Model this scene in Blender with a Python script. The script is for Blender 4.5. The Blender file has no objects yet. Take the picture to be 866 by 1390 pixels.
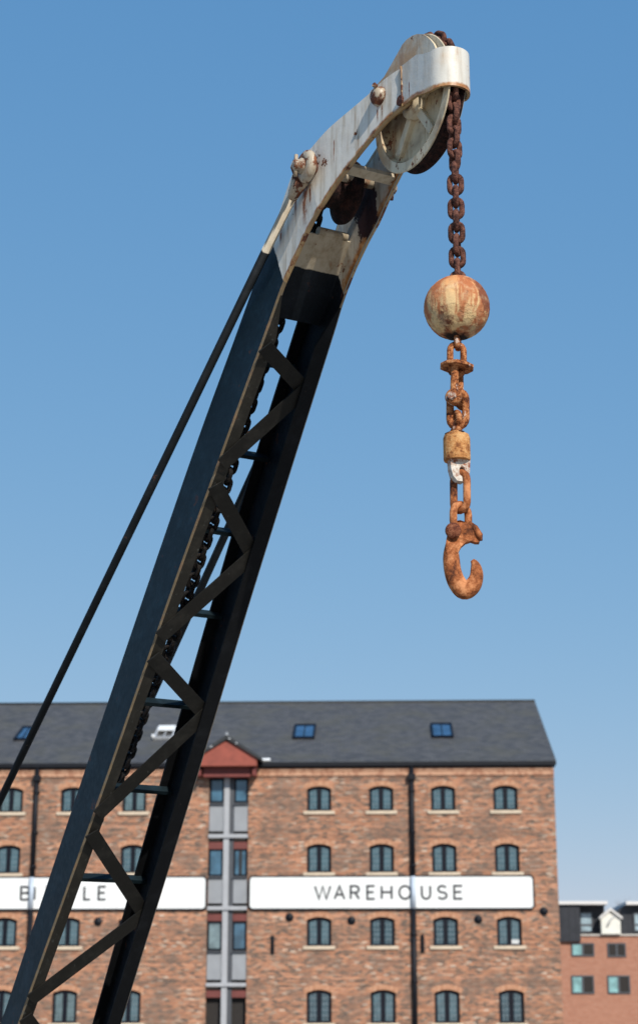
import bpy, bmesh, math, random
from mathutils import Vector, Matrix
from mathutils.geometry import tessellate_polygon
random.seed(7)
SC = bpy.context.scene
COL = SC.collection
# ------------------------------------------------------------------ camera calibration
EYE = 1.6
FPX = 2419.0
TH = math.atan(735.0 / FPX)
FW = Vector((0, math.cos(TH), math.sin(TH))); UPV = Vector((0, -math.sin(TH), math.cos(TH))); RT = Vector((1, 0, 0))
def ray(X, Y): return FW + RT * ((X - 433) / FPX) - UPV * ((Y - 650) / FPX)
def hit(X, Y, p, n):
    """world point where the sight line of photo pixel X,Y meets a plane"""
    o = Vector((0, 0, EYE)); r = ray(X, Y)
    return o + r * ((p - o).dot(n) / r.dot(n))

# ------------------------------------------------------------------ object helpers
def link(o, parent=None):
    COL.objects.link(o)
    if parent: o.parent = parent
    return o
def tag(o, label=None, cat=None, group=None, kind=None):
    if label: o['label'] = label
    if cat: o['category'] = cat
    if group: o['group'] = group
    if kind: o['kind'] = kind
    return o
def empty(name, loc, rz=0.0):
    o = bpy.data.objects.new(name, None); o.location = loc; o.rotation_euler = (0, 0, rz); o.empty_display_size = .2
    return link(o)
class MB:
    def __init__(s): s.v = []; s.f = []; s.m = []; s.sm = []
    def add(s, vs, fs, mi=0, smooth=False):
        b = len(s.v); s.v += [tuple(p) for p in vs]
        for f in fs: s.f.append([b + i for i in f]); s.m.append(mi); s.sm.append(smooth)
    def box(s, x0, x1, y0, y1, z0, z1, mi=0):
        vs = [(x0,y0,z0),(x1,y0,z0),(x1,y1,z0),(x0,y1,z0),(x0,y0,z1),(x1,y0,z1),(x1,y1,z1),(x0,y1,z1)]
        s.add(vs, [(0,3,2,1),(4,5,6,7),(0,1,5,4),(1,2,6,5),(2,3,7,6),(3,0,4,7)], mi)
    def obox(s, c, ax, ay, az, mi=0):
        """oriented box: centre and three half-axis vectors"""
        c = Vector(c); vs = []
        for k in (-1, 1):
            for (i, j) in ((-1,-1),(1,-1),(1,1),(-1,1)): vs.append(c + Vector(ax)*i + Vector(ay)*j + Vector(az)*k)
        s.add(vs, [(0,3,2,1),(4,5,6,7),(0,1,5,4),(1,2,6,5),(2,3,7,6),(3,0,4,7)], mi)
    def bar(s, a, b, side, w, t, mi=0):
        a = Vector(a); b = Vector(b); d = (b - a); s_ = Vector(side); s_ = (s_ - d*(s_.dot(d)/d.dot(d))).normalized()
        n = d.cross(s_).normalized()
        s.obox((a+b)/2, d/2, s_*(w/2), n*(t/2), mi)
    def tube(s, path, r, n=12, mi=0, closed=False, caps=True, up=None, squash=1.0):
        """sweep a round section; r is a number or list; squash scales the section along the second axis"""
        P = [Vector(p) for p in path]; N = len(P); R = r if isinstance(r, (list, tuple)) else [r]*N
        rings = []; prev = None
        for i in range(N):
            if closed: d = P[(i+1) % N] - P[i-1]
            else: d = P[min(i+1, N-1)] - P[max(i-1, 0)]
            d.normalize()
            if up is not None: a = Vector(up); a = (a - d*a.dot(d)).normalized()
            elif prev is None:
                a = Vector((0,0,1)) if abs(d.z) < .9 else Vector((1,0,0)); a = (a - d*a.dot(d)).normalized()
            else: a = (prev - d*prev.dot(d)).normalized()
            prev = a; b = d.cross(a)
            rings.append([P[i] + a*(R[i]*squash*math.cos(t)) + b*(R[i]*math.sin(t)) for t in [2*math.pi*k/n for k in range(n)]])
        vs = [p for rg in rings for p in rg]; fs = []
        for i in range(N if closed else N-1):
            j = (i+1) % N
            for k in range(n):
                l = (k+1) % n; fs.append((i*n+k, i*n+l, j*n+l, j*n+k))
        s.add(vs, fs, mi, True)
        if caps and not closed:
            s.add(rings[0], [tuple(range(n))[::-1]], mi); s.add(rings[-1], [tuple(range(n))], mi)
    def lathe(s, c, axis, prof, n=40, mis=None, closed=False, smooth=True):
        """prof: (radius, along) list about axis through c"""
        c = Vector(c); ax = Vector(axis).normalized(); a = Vector((0,0,1)) if abs(ax.z) < .9 else Vector((1,0,0))
        a = (a - ax*a.dot(ax)).normalized(); b = ax.cross(a); m = len(prof)
        vs = [c + ax*h + (a*math.cos(t) + b*math.sin(t))*r for (r, h) in prof for t in [2*math.pi*k/n for k in range(n)]]
        base = len(s.v); s.v += [tuple(p) for p in vs]
        for i in range(m if closed else m-1):
            j = (i+1) % m
            for k in range(n):
                l = (k+1) % n
                s.f.append([base+i*n+k, base+i*n+l, base+j*n+l, base+j*n+k]); s.m.append(mis[i] if mis else 0); s.sm.append(smooth)
    def prism(s, poly, fn, d0, d1, mi=0, mside=None, holes=()):
        """poly (and holes) of 2-D points, fn(x, y, d) -> point, between depths d0 and d1"""
        loops = [list(poly)] + [list(h) for h in holes]
        flat = [p for L in loops for p in L]
        tris = tessellate_polygon([[Vector((p[0], p[1], 0)) for p in L] for L in loops])
        n = len(flat); b = len(s.v)
        s.v += [tuple(fn(p[0], p[1], d0)) for p in flat] + [tuple(fn(p[0], p[1], d1)) for p in flat]
        for t in tris:
            s.f.append([b+i for i in t]); s.m.append(mi); s.sm.append(False)
            s.f.append([b+n+i for i in reversed(t)]); s.m.append(mi); s.sm.append(False)
        o = 0
        for L in loops:
            k = len(L)
            for i in range(k):
                j = (i+1) % k
                s.f.append([b+o+i, b+o+j, b+n+o+j, b+n+o+i]); s.m.append(mi if mside is None else mside); s.sm.append(False)
            o += k
    def build(s, name, mats, parent=None, weld=True, bevel=0, solidrecalc=True, auto=None):
        me = bpy.data.meshes.new(name); me.from_pydata(s.v, [], s.f)
        if not isinstance(mats, (list, tuple)): mats = [mats]
        for m in mats: me.materials.append(m)
        for p, mi, sm in zip(me.polygons, s.m, s.sm): p.material_index = mi; p.use_smooth = sm
        if solidrecalc:
            bm = bmesh.new(); bm.from_mesh(me)
            if weld: bmesh.ops.remove_doubles(bm, verts=bm.verts, dist=1e-5)
            bmesh.ops.recalc_face_normals(bm, faces=bm.faces)
            bm.to_mesh(me); bm.free()
        o = bpy.data.objects.new(name, me); link(o, parent)
        if bevel:
            md = o.modifiers.new('bevel', 'BEVEL'); md.width = bevel; md.segments = 2; md.limit_method = 'ANGLE'; md.angle_limit = math.radians(40)
        return o

# ------------------------------------------------------------------ node helpers
def new_mat(name):
    m = bpy.data.materials.new(name); m.use_nodes = True; nt = m.node_tree; nt.nodes.clear()
    out = nt.nodes.new('ShaderNodeOutputMaterial'); p = nt.nodes.new('ShaderNodeBsdfPrincipled')
    nt.links.new(p.outputs[0], out.inputs[0]); return m, NT(nt, p)
class NT:
    def __init__(s, nt, p): s.nt = nt; s.p = p
    def n(s, t, **kw):
        x = s.nt.nodes.new(t)
        for k, v in kw.items(): setattr(x, k, v)
        return x
    def set(s, node, key, v):
        i = node.inputs[key]
        if isinstance(v, bpy.types.NodeSocket): s.nt.links.new(v, i)
        elif v is not None:
            if isinstance(v, (tuple, list)) and len(v) == 3 and i.type == 'RGBA': v = (*v, 1)
            i.default_value = v
    def coord(s, which='Object'): return s.n('ShaderNodeTexCoord').outputs[which]
    def map(s, v, scale=(1,1,1), loc=(0,0,0), rot=(0,0,0)):
        m = s.n('ShaderNodeMapping'); s.set(m, 'Vector', v); m.inputs['Scale'].default_value = scale; m.inputs['Location'].default_value = loc; m.inputs['Rotation'].default_value = rot
        return m.outputs[0]
    def noise(s, v, scale, detail=4, rough=.55, dist=0):
        m = s.n('ShaderNodeTexNoise'); s.set(m, 'Vector', v); m.inputs['Scale'].default_value = scale; m.inputs['Detail'].default_value = detail
        m.inputs['Roughness'].default_value = rough; m.inputs['Distortion'].default_value = dist; return m.outputs[0]
    def math(s, op, a, b=None, c=None, clamp=False):
        m = s.n('ShaderNodeMath', operation=op, use_clamp=clamp); s.set(m, 0, a)
        if b is not None: s.set(m, 1, b)
        if c is not None: s.set(m, 2, c)
        return m.outputs[0]
    def ramp(s, f, stops, interp='LINEAR'):
        r = s.n('ShaderNodeValToRGB'); s.set(r, 0, f); cr = r.color_ramp; cr.interpolation = interp
        while len(cr.elements) > 1: cr.elements.remove(cr.elements[-1])
        for i, (p, c) in enumerate(stops):
            e = cr.elements[0] if i == 0 else cr.elements.new(p); e.position = p
            e.color = (c, c, c, 1) if isinstance(c, (int, float)) else (*c, 1)
        return r.outputs[0]
    def step(s, f, a, b):
        m = s.n('ShaderNodeMapRange', interpolation_type='SMOOTHSTEP'); s.set(m, 'Value', f); m.inputs['From Min'].default_value = a; m.inputs['From Max'].default_value = b
        return m.outputs[0]
    def mix(s, f, a, b, blend='MIX'):
        m = s.n('ShaderNodeMix', data_type='RGBA', blend_type=blend); s.set(m, 0, f); s.set(m, 6, a); s.set(m, 7, b); return m.outputs[2]
    def xyz(s, v):
        m = s.n('ShaderNodeSeparateXYZ'); s.set(m, 0, v); return m.outputs
    def comb(s, x, y, z):
        m = s.n('ShaderNodeCombineXYZ'); s.set(m, 0, x); s.set(m, 1, y); s.set(m, 2, z); return m.outputs[0]
    def bump(s, h, strength=.3, dist=.01):
        b = s.n('ShaderNodeBump'); s.set(b, 'Height', h); b.inputs['Strength'].default_value = strength; b.inputs['Distance'].default_value = dist
        s.nt.links.new(b.outputs[0], s.p.inputs['Normal'])
    def out(s, col=None, rough=None, spec=None, metal=None, ior=None):
        if col is not None: s.set(s.p, 'Base Color', col)
        if rough is not None: s.set(s.p, 'Roughness', rough)
        if spec is not None: s.set(s.p, 'Specular IOR Level', spec)
        if metal is not None: s.set(s.p, 'Metallic', metal)
        if ior is not None: s.set(s.p, 'IOR', ior)
def plain(name, col, rough=.6, var=.15, scale=6, spec=.5, bump=0):
    m, t = new_mat(name); c = t.coord()
    f = t.noise(c, scale, 5, .6)
    lo = tuple(x*(1-var) for x in col); hi = tuple(min(1, x*(1+var)) for x in col)
    t.out(t.ramp(f, [(.3, lo), (.7, hi)]), rough, spec)
    if bump: t.bump(t.noise(c, scale*8, 5), bump, .01)
    return m

# ------------------------------------------------------------------ crane coordinates
AZ = math.radians(61)
W = Vector((math.sin(AZ), math.cos(AZ), 0)); U = Vector((math.cos(AZ), -math.sin(AZ), 0))
CH = Vector((0, 0, EYE)) + ray(617, 200)*7.0          # a point on the hanging chain
CM = CH.dot(W)
S0 = -10.9
ROOT = U*S0 + W*CM
def G(s):                                              # width over the two jib sides
    if s > -5.5: return .17
    if s > -6.1: return .17 + (-5.5 - s)/.6*.14
    return .31 + max(0, -6.3 - s)*.095
def J(s, v, z): return Vector((s - S0, v, z + EYE))    # jib plane -> crane local space
def SZ(X, Y, vf):
    v = vf if not callable(vf) else vf(-6)
    for i in range(25):
        P = hit(X, Y, W*(CM + v), W); s = P.dot(U)
        if callable(vf): v = vf(s)
    return s, P.z - EYE

# ------------------------------------------------------------------ materials: crane
WHITE = (.74, .735, .71); INK = (.010, .019, .030)
RUSTS = [(.28, (.035, .013, .008)), (.48, (.13, .04, .016)), (.62, (.26, .085, .03)), (.8, (.40, .17, .07))]
def streaks_mask(t, xyz, pts):
    """rust runs hanging below given points of the jib: list of (x, z_top, z_bottom, half_width)"""
    tot = None
    for (x, zt, zb, hw) in pts:
        dx = t.math('ABSOLUTE', t.math('SUBTRACT', xyz[0], x))
        a = t.step(dx, hw, hw*.2)
        b = t.math('MULTIPLY', t.step(xyz[2], zb, zb + (zt-zb)*.7), t.step(xyz[2], zt+.01, zt-.005))
        k = t.math('MULTIPLY', a, b); tot = k if tot is None else t.math('MAXIMUM', tot, k)
    return tot
def jib_paint(name, scol=(.33, .21, .11), sth=(.5, .72), edge=0.0, mat_rough=.32, white=WHITE, ink=INK, rust=.62, dirt=.3, split=True, runs=None, stain=.0, flake=None, scr=.72, spec=.5):
    m, t = new_mat(name); c = t.coord(); X = t.xyz(c)
    # paint line across the jib, brushed a little unevenly
    q = t.math('ADD', t.math('MULTIPLY', X[0], .897), t.math('MULTIPLY', X[2], .442))
    q0 = .897*(-S0) + .442*EYE - 4.368
    q = t.math('ADD', q, t.math('MULTIPLY', t.math('SUBTRACT', t.noise(c, 14, 3), .5), .03))
    isw = t.step(q, q0-.003, q0+.003) if split else 1.0
    big = t.noise(c, 3.5, 5, .6); fine = t.noise(c, 28, 6, .65)
    run = t.noise(t.map(c, (26, 26, 3.0)), 1.0, 4, .6)
    # white: grime in vertical runs
    wcol = t.mix(t.math('MULTIPLY', t.step(run, .42, .72), dirt), white, (white[0]*.62, white[1]*.55, white[2]*.46))
    wcol = t.mix(t.math('MULTIPLY', t.step(big, *sth), stain), wcol, scol)
    icol = t.mix(t.step(t.noise(c, 9, 5, .7), .45, .75), ink, tuple(x*1.9+.003 for x in ink))
    # thin scratches and chalky scuffs on the dark paint
    sc = t.noise(t.map(c, (40, 40, 7)), 1.0, 6, .75)
    icol = t.mix(t.math('MULTIPLY', t.step(sc, scr, scr+.07), .45), icol, (.12, .13, .12))
    sp = t.noise(c, 70, 3, .5)
    icol = t.mix(t.step(sp, .76, .80), icol, (.15, .11, .08))
    col = t.mix(isw, icol, wcol)
    rcol = t.ramp(t.noise(c, 22, 6, .7), RUSTS)
    patch = t.math('ADD', t.math('MULTIPLY', t.noise(c, 9, 7, .7), .72), t.math('MULTIPLY', fine, .28))
    patch = t.step(patch, rust, rust+.035)
    if split: patch = t.math('MULTIPLY', patch, t.math('MAXIMUM', isw, .35))
    rr = t.step(t.math('ADD', run, t.math('MULTIPLY', fine, .2)), rust+.12, rust+.26)
    col = t.mix(t.math('MULTIPLY', t.math('MULTIPLY', rr, .55), isw), col, (.33, .15, .07))
    col = t.mix(patch, col, rcol)
    if runs:
        k = t.math('MULTIPLY', streaks_mask(t, X, runs), t.math('ADD', .35, t.step(fine, .35, .6)), clamp=True)
        col = t.mix(k, col, t.ramp(t.noise(c, 40, 4), [(.35, (.17, .05, .02)), (.65, (.36, .15, .07))]))
    if edge:
        h = t.n('ShaderNodeAttribute', attribute_name='h').outputs['Fac']
        hh = t.math('ADD', h, t.math('MULTIPLY', t.math('SUBTRACT', t.noise(c, 13, 6, .7), .5), edge*1.6))
        col = t.mix(t.math('MULTIPLY', t.step(hh, edge, edge*.45), isw), col, t.ramp(t.noise(c, 30, 5, .7), [(.32, (.12, .04, .015)), (.5, (.40, .17, .055)), (.68, (.52, .34, .17))]))
    if flake:
        fx, fz, fr = flake
        d = t.math('SQRT', t.math('ADD', t.math('POWER', t.math('MULTIPLY', t.math('SUBTRACT', X[0], fx), 1.0), 2.0), t.math('POWER', t.math('MULTIPLY', t.math('SUBTRACT', X[2], fz), .62), 2.0)))
        d = t.math('ADD', d, t.math('MULTIPLY', t.math('SUBTRACT', t.noise(c, 17, 6, .7), .5), .17))
        col = t.mix(t.step(d, fr+.006, fr-.006), col, (.035, .013, .010))
    rough = t.math('ADD', t.math('MULTIPLY', fine, .25), t.math('ADD', mat_rough, t.math('MULTIPLY', patch, .3)))
    t.out(col, rough, spec)
    t.bump(t.math('ADD', t.math('MULTIPLY', patch, -.5), t.math('ADD', t.math('MULTIPLY', fine, .6), t.math('MULTIPLY', big, .6))), .35, .006)
    return m
def rusty(name, lo, mid, hi, paint=None, pt=.6, scale=18, rough=.85, bump=.6, stretch=(1,1,1)):
    m, t = new_mat(name); c = t.coord(); g = t.n('ShaderNodeNewGeometry').outputs['Position']
    f = t.noise(t.map(g, stretch), scale, 7, .68); f2 = t.noise(g, scale*4, 5, .7)
    col = t.ramp(t.math('ADD', t.math('MULTIPLY', f, .75), t.math('MULTIPLY', f2, .25)), [(.40, lo), (.5, mid), (.60, hi)])
    if paint:
        k = t.step(t.noise(t.map(g, (1,1,.7), (3,1,2)), scale*.8, 6, .62), pt, pt+.05)
        col = t.mix(k, col, paint)
    t.out(col, rough, .25)
    t.bump(t.math('ADD', f, t.math('MULTIPLY', f2, .7)), bump, .008)
    return m
pin_n = SZ(415.5, 226, -.195); boss_n = SZ(515, 130, lambda s: -G(s)/2)
def lx(s): return s - S0
strk = []
for (X, Y0, Y1, hw) in ((414, 250, 318, .034), (421, 250, 290, .014), (401, 262, 300, .016), (380, 300, 340, .016), (512, 143, 168, .010), (518, 143, 160, .008), (556, 112, 140, .006), (628, 70, 90, .006), (452, 190, 225, .006)):
    a = SZ(X, Y0, lambda s: -G(s)/2); b = SZ(X+1, Y1, lambda s: -G(s)/2)
    strk.append((lx(a[0]), a[1]+EYE, b[1]+EYE, hw))
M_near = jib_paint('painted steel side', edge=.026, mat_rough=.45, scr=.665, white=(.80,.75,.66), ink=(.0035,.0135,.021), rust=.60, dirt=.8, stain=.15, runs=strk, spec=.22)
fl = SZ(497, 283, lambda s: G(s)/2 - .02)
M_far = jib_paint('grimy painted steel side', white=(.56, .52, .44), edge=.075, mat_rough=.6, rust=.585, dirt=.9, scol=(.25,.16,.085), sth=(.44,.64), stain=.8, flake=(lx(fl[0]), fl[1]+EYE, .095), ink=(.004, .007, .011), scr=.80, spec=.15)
M_inner = jib_paint('grimy cream steel', white=(.50, .43, .32), rust=.61, dirt=.8, stain=.5, spec=.25, mat_rough=.5, ink=(.004,.007,.011))
M_edge = jib_paint('rusted steel edge', white=(.42, .27, .12), ink=(.20, .14, .075), rust=.53, dirt=.6, stain=.9, scr=.5)
M_strap = jib_paint('white nose paint', edge=.022, white=(.69, .655, .58), rust=.585, dirt=.55, stain=.25, sth=(.52,.66), scol=(.62,.40,.20), split=False, runs=strk)
M_sheave = jib_paint('cream sheave paint', scol=(.30,.18,.09), sth=(.46,.64), mat_rough=.5, white=(.66, .56, .39), rust=.57, dirt=.8, stain=.8, split=False)
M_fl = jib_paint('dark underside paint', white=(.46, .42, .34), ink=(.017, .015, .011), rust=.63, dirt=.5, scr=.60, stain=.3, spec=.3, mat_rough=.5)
M_ffl = jib_paint('shaded far flange paint', white=(.46, .42, .34), ink=(.003, .0035, .0045), rust=.67, dirt=.5, scr=.80, spec=.2, mat_rough=.6)  # underside paint darkened; the far side's shade is put into the colour
M_brace = jib_paint('weathered brace paint', ink=(.010, .009, .007), rust=.63, scr=.64, white=(.46,.42,.34), spec=.25, mat_rough=.55)
M_bar = jib_paint('teal cross bar paint', ink=(.004, .011, .015), rust=.66, spec=.25, mat_rough=.5)
M_rod = jib_paint('stay rod paint', mat_rough=.5, white=(.52, .46, .36), rust=.62, dirt=.5, stain=.6, ink=(.004, .006, .008), spec=.2)
M_eye = jib_paint('stay eye paint', white=(.50, .42, .31), rust=.50, dirt=.7, stain=.7, split=False)
M_dark = rusty('dark chain rust', (.035, .014, .011), (.11, .043, .030), (.21, .09, .06), scale=40)
M_cheek = jib_paint('weathered cheek plate', scol=(.50,.27,.10), sth=(.46,.62), white=(.70,.63,.50), rust=.585, dirt=.5, stain=.85, split=False)
M_disc = jib_paint('stained sheave disc', scol=(.13,.065,.035), sth=(.44,.62), mat_rough=.5, white=(.60, .48, .30), rust=.55, dirt=.9, stain=.8, split=False)
M_groove = rusty('greasy groove rust', (.008, .005, .005), (.022, .010, .009), (.05, .02, .015), scale=30)
M_blk = rusty('black chain steel', (.004, .004, .005), (.010, .009, .009), (.03, .02, .015), scale=60, rough=.6)
M_rust = rusty('orange rust', (.07, .020, .010), (.36, .115, .035), (.60, .28, .12), paint=(.62, .45, .36), pt=.60, scale=38)
M_rust2 = rusty('orange brown rust', (.075, .024, .012), (.32, .10, .032), (.62, .26, .11), scale=20, bump=.5, stretch=(1,1,.7))
M_pin = rusty('red brown pin rust', (.07, .02, .012), (.20, .06, .028), (.36, .14, .07), scale=45)
M_swiv = rusty('ochre rust', (.22, .075, .025), (.52, .23, .075), (.64, .36, .15), scale=22)
M_lug = rusty('chipped white lug', (.30, .10, .05), (.60, .51, .42), (.74, .68, .60), scale=22)

# ------------------------------------------------------------------ crane
crane = empty('dock_crane', ROOT, -AZ)
tag(crane, 'old dockside crane with a leaning lattice jib, white painted head above dark blue paint', 'crane')
def catmull(P, sub):
    out = []
    for i in range(len(P)-1):
        p0 = P[max(i-1,0)]; p1 = P[i]; p2 = P[i+1]; p3 = P[min(i+2, len(P)-1)]
        for k in range(sub):
            t = k/sub
            out.append(tuple(.5*((2*p1[a]) + (-p0[a]+p2[a])*t + (2*p0[a]-5*p1[a]+4*p2[a]-p3[a])*t*t + (-p0[a]+3*p1[a]-3*p2[a]+p3[a])*t**3) for a in range(len(p1))))
    out.append(tuple(P[-1])); return out
PAIRS = [(-5.47,3.553,-5.49,3.739),(-5.597,3.541,-5.626,3.741),(-5.70,3.51,-5.737,3.722),(-5.816,3.465,-5.86,3.707),(-5.962,3.398,-6.03,3.688),
    (-6.056,3.343,-6.16,3.655),(-6.199,3.259,-6.33,3.60),(-6.393,3.103,-6.545,3.345),(-6.52,2.955,-6.68,3.19),(-6.685,2.762,-6.87,2.972),(-6.995,2.397,-7.19,2.607),
    (-7.449,1.858,-7.66,2.03),(-8.106,1.046,-8.30,1.218),(-8.718,.313,-8.90,.44),(-9.30,-.385,-9.46,-.28),(-9.9,-1.1,-10.05,-1.0)]
ST = catmull(PAIRS, 6)
def station(z):                                        # interpolated pair for a bottom height z
    for a, b in zip(ST, ST[1:]):
        if b[1] <= z <= a[1]:
            t = (a[1]-z)/(a[1]-b[1]); return [a[i] + (b[i]-a[i])*t for i in range(4)]
    return list(ST[-1])
def frame(st):
    b = Vector((st[0], st[1])); t = Vector((st[2], st[3])); d = t - b; D = d.length; return b, d.normalized(), D
def girder(sg, mats):
    m = MB(); rings = []; tk = .013; fw_ = .046 if sg < 0 else .062
    for i, st in enumerate(ST):
        b, d, D = frame(st); hb = G(b.x)/2
        q = .81*b.x + .586*b.y
        k = max(0, min(1, (-3.42 - q)/.2)); Wd = tk + .002 + fw_*k; Wt = tk + .002 + .050*k
        prof = [(0, .009), (.008, 0), (Wd, 0), (Wd, tk), (tk, tk), (tk, D-tk), (Wt, D-tk), (Wt, D), (.003, D), (0, D-.003)]
        ring = []
        for (a, h) in prof:
            p = b + d*h; v = sg*(hb - a); ring.append(J(p.x, v, p.y))
        rings.append(ring)
    n = 10; mi = [1, 2, 2, 2, 0, 2, 2, 0, 1, 0]
    vs = [p for r in rings for p in r]; bse = len(m.v); m.v += [tuple(p) for p in vs]
    for i in range(len(rings)-1):
        for k in range(n):
            l = (k+1) % n; m.f.append([i*n+k, i*n+l, (i+1)*n+l, (i+1)*n+k])
            x = mi[k]
            if k == 1 and .81*ST[i][0] + .586*ST[i][1] > -3.42: x = 1
            m.m.append(x); m.sm.append(False)
    m.f.append(list(range(n))); m.m.append(1); m.sm.append(False)
    m.f.append([(len(rings)-1)*n + k for k in range(n)]); m.m.append(1); m.sm.append(False)
    o = m.build('jib_girder', mats, crane, weld=False)
    at = o.data.attributes.new('h', 'FLOAT', 'POINT'); hs = []
    for st in ST:
        D = frame(st)[2]; hs += [.009, 0, 0, tk, tk, D-tk, D-tk, D, D, D]
    at.data.foreach_set('value', hs); return o
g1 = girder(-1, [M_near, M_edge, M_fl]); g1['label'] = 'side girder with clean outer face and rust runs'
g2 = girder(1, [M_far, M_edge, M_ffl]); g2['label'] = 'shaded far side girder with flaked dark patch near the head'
# nose strap bent round the tip
m = MB(); so = []; hw = .089
plan = [(-5.505, -hw)] + [(-5.40, -hw+.002), (-5.35, -hw+.003)]
r0 = hw - .004
for k in range(0, 17):
    a = -math.pi/2 + math.pi*k/16; plan.append((-5.300 + r0*math.cos(a), r0*math.sin(a)))
plan += [(-5.35, hw-.003), (-5.40, hw-.002), (-5.505, hw)]
ring = []
for i, (s, v) in enumerate(plan):
    a = Vector(plan[max(i-1, 0)]); b = Vector(plan[min(i+1, len(plan)-1)]); d = (b-a).normalized(); nrm = Vector((d.y, -d.x))
    u_ = min(1, max(0, (s+5.42)/.12)); u_ = u_*u_*(3-2*u_)
    zb = 3.556 + (3.526-3.556)*u_; zt = 3.740 + (3.700-3.740)*u_
    i_ = Vector((s, v)) - nrm*.012
    ring.append([J(s, v, zb), J(i_.x, i_.y, zb), J(i_.x, i_.y, zt), J(s, v, zt)])
vs = [p for r in ring for p in r]; m.v = [tuple(p) for p in vs]
for i in range(len(ring)-1):
    for k, mi in ((0, 1), (1, 2), (2, 0), (3, 0)):
        l = (k+1) % 4; m.f.append([i*4+k, i*4+l, (i+1)*4+l, (i+1)*4+k]); m.m.append(mi); m.sm.append(False)
for e in (0, len(ring)-1): m.f.append([e*4+k for k in range(4)]); m.m.append(1); m.sm.append(False)
nose = m.build('nose_strap', [M_strap, M_edge, M_inner], crane, weld=False)
nose.data.attributes.new('h', 'FLOAT', 'POINT').data.foreach_set('value', [0, 0, .17, .17]*len(ring))
for p in nose.data.polygons: p.use_smooth = abs(p.normal.z) < .5
nose.modifiers.new('es', 'EDGE_SPLIT').split_angle = math.radians(35)
# weld bead at the seam
for sg in (-1, 1):
    m = MB(); b0 = J(-5.508, sg*.088, 3.553); b1 = J(-5.512, sg*.088, 3.738)
    m.tube([b0 + (b1-b0)*(k/8) + Vector((random.uniform(-.002,.002), 0, 0)) for k in range(9)], [.006*random.uniform(.7,1.2) for k in range(9)], 8)
    m.build('weld_seam', M_edge, crane)
# main sheave
SH = (-5.518, 3.584); RS = .29
m = MB(); prof = [(.285, -.040), (.288, -.037), (.286, -.033), (.262, -.022), (.252, .005), (.256, .026), (.270, .040), (.273, .044), (.270, .047),
    (.245, .047), (.236, .020), (.06, .018), (.06, -.010), (.236, -.012), (.245, -.040)]
mis = [0, 0, 1, 1, 1, 1, 1, 0, 0, 2, 2, 2, 2, 2, 0]
m.lathe(J(SH[0], 0, SH[1]), (0,1,0), prof, 72, mis, closed=True)
sheave = m.build('chain_sheave', [M_sheave, M_groove, M_disc], crane)
sheave.modifiers.new('es', 'EDGE_SPLIT').split_angle = math.radians(30)
m = MB()
for k in range(5):
    a = math.radians(18 + 72*k); c = J(SH[0], 0, SH[1]); d = Vector((math.cos(a), 0, math.sin(a))); n_ = Vector((-math.sin(a), 0, math.cos(a)))
    m.obox(c + d*.140, d*.080, n_*.019, Vector((0, .031, 0)))
m.build('sheave_spokes', M_sheave, sheave, bevel=.004)
m = MB(); m.lathe(J(SH[0], 0, SH[1]), (0,1,0), [(.0, -.048), (.02, -.048), (.022, -.052), (.042, -.052), (.044, -.046), (.062, -.044), (.064, .042), (.03, .044), (.0, .044)], 32)
m.build('sheave_hub', M_sheave, sheave)
# cream cheek plate standing above the nose, in front of the wheel
gp_ = [(592,64),(589.5,58.5),(585,53),(580,48.5),(574.5,45.6),(567,45.4),(560,48),(553,53),(547,60),(541.6,70),(532,87),(522.5,103.5),(512,115),(503,124),(507,134),(535,118),(565,103),(592,84)]
gp_ = [SZ(x, y, -.052) for x, y in gp_]
m = MB(); m.prism(gp_, lambda s_, z_, d: J(s_, d, z_), -.056, -.046, 0, 1); m.build('cheek_plate', [M_cheek, M_sheave], crane)
# axle caps of the sheave
for sg in (-1, 1):
    m = MB(); v0 = sg*(G(boss_n[0])/2 - .004)
    m.lathe(J(boss_n[0], v0, boss_n[1]), (0, sg, 0), [(.041, 0), (.042, .012), (.036, .026), (.024, .036), (0, .040)], 24)
    m.tube([J(boss_n[0]+.018, v0+sg*.03, boss_n[1]+.03), J(boss_n[0]+.022, v0+sg*.045, boss_n[1]+.034)], .010, 8)
    m.build('axle_cap', M_eye, crane)
m = MB(); m.tube([J(SH[0], -.098, SH[1]), J(SH[0], .098, SH[1])], .022, 16); m.build('sheave_axle', M_dark, crane)
# guide roller on the stay pin
RO = (-6.215, 3.505)
m = MB(); m.lathe(J(RO[0], -.01, RO[1]), (0,1,0), [(.138, -.125), (.142, -.085), (.12, -.075), (.085, -.03), (.085, .02), (.12, .045), (.146, .06), (.142, .075), (.05, .075), (.05, -.125)], 48, [0,1,1,1,1,1,1,1,0,0], closed=True)
ro = m.build('guide_roller', [M_inner, M_groove], crane); ro.modifiers.new('es', 'EDGE_SPLIT').split_angle = math.radians(30)
m = MB(); m.tube([J(pin_n[0], -.245, pin_n[1]), J(pin_n[0], .245, pin_n[1])], .026, 18); m.build('stay_pin', M_eye, crane)
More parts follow.
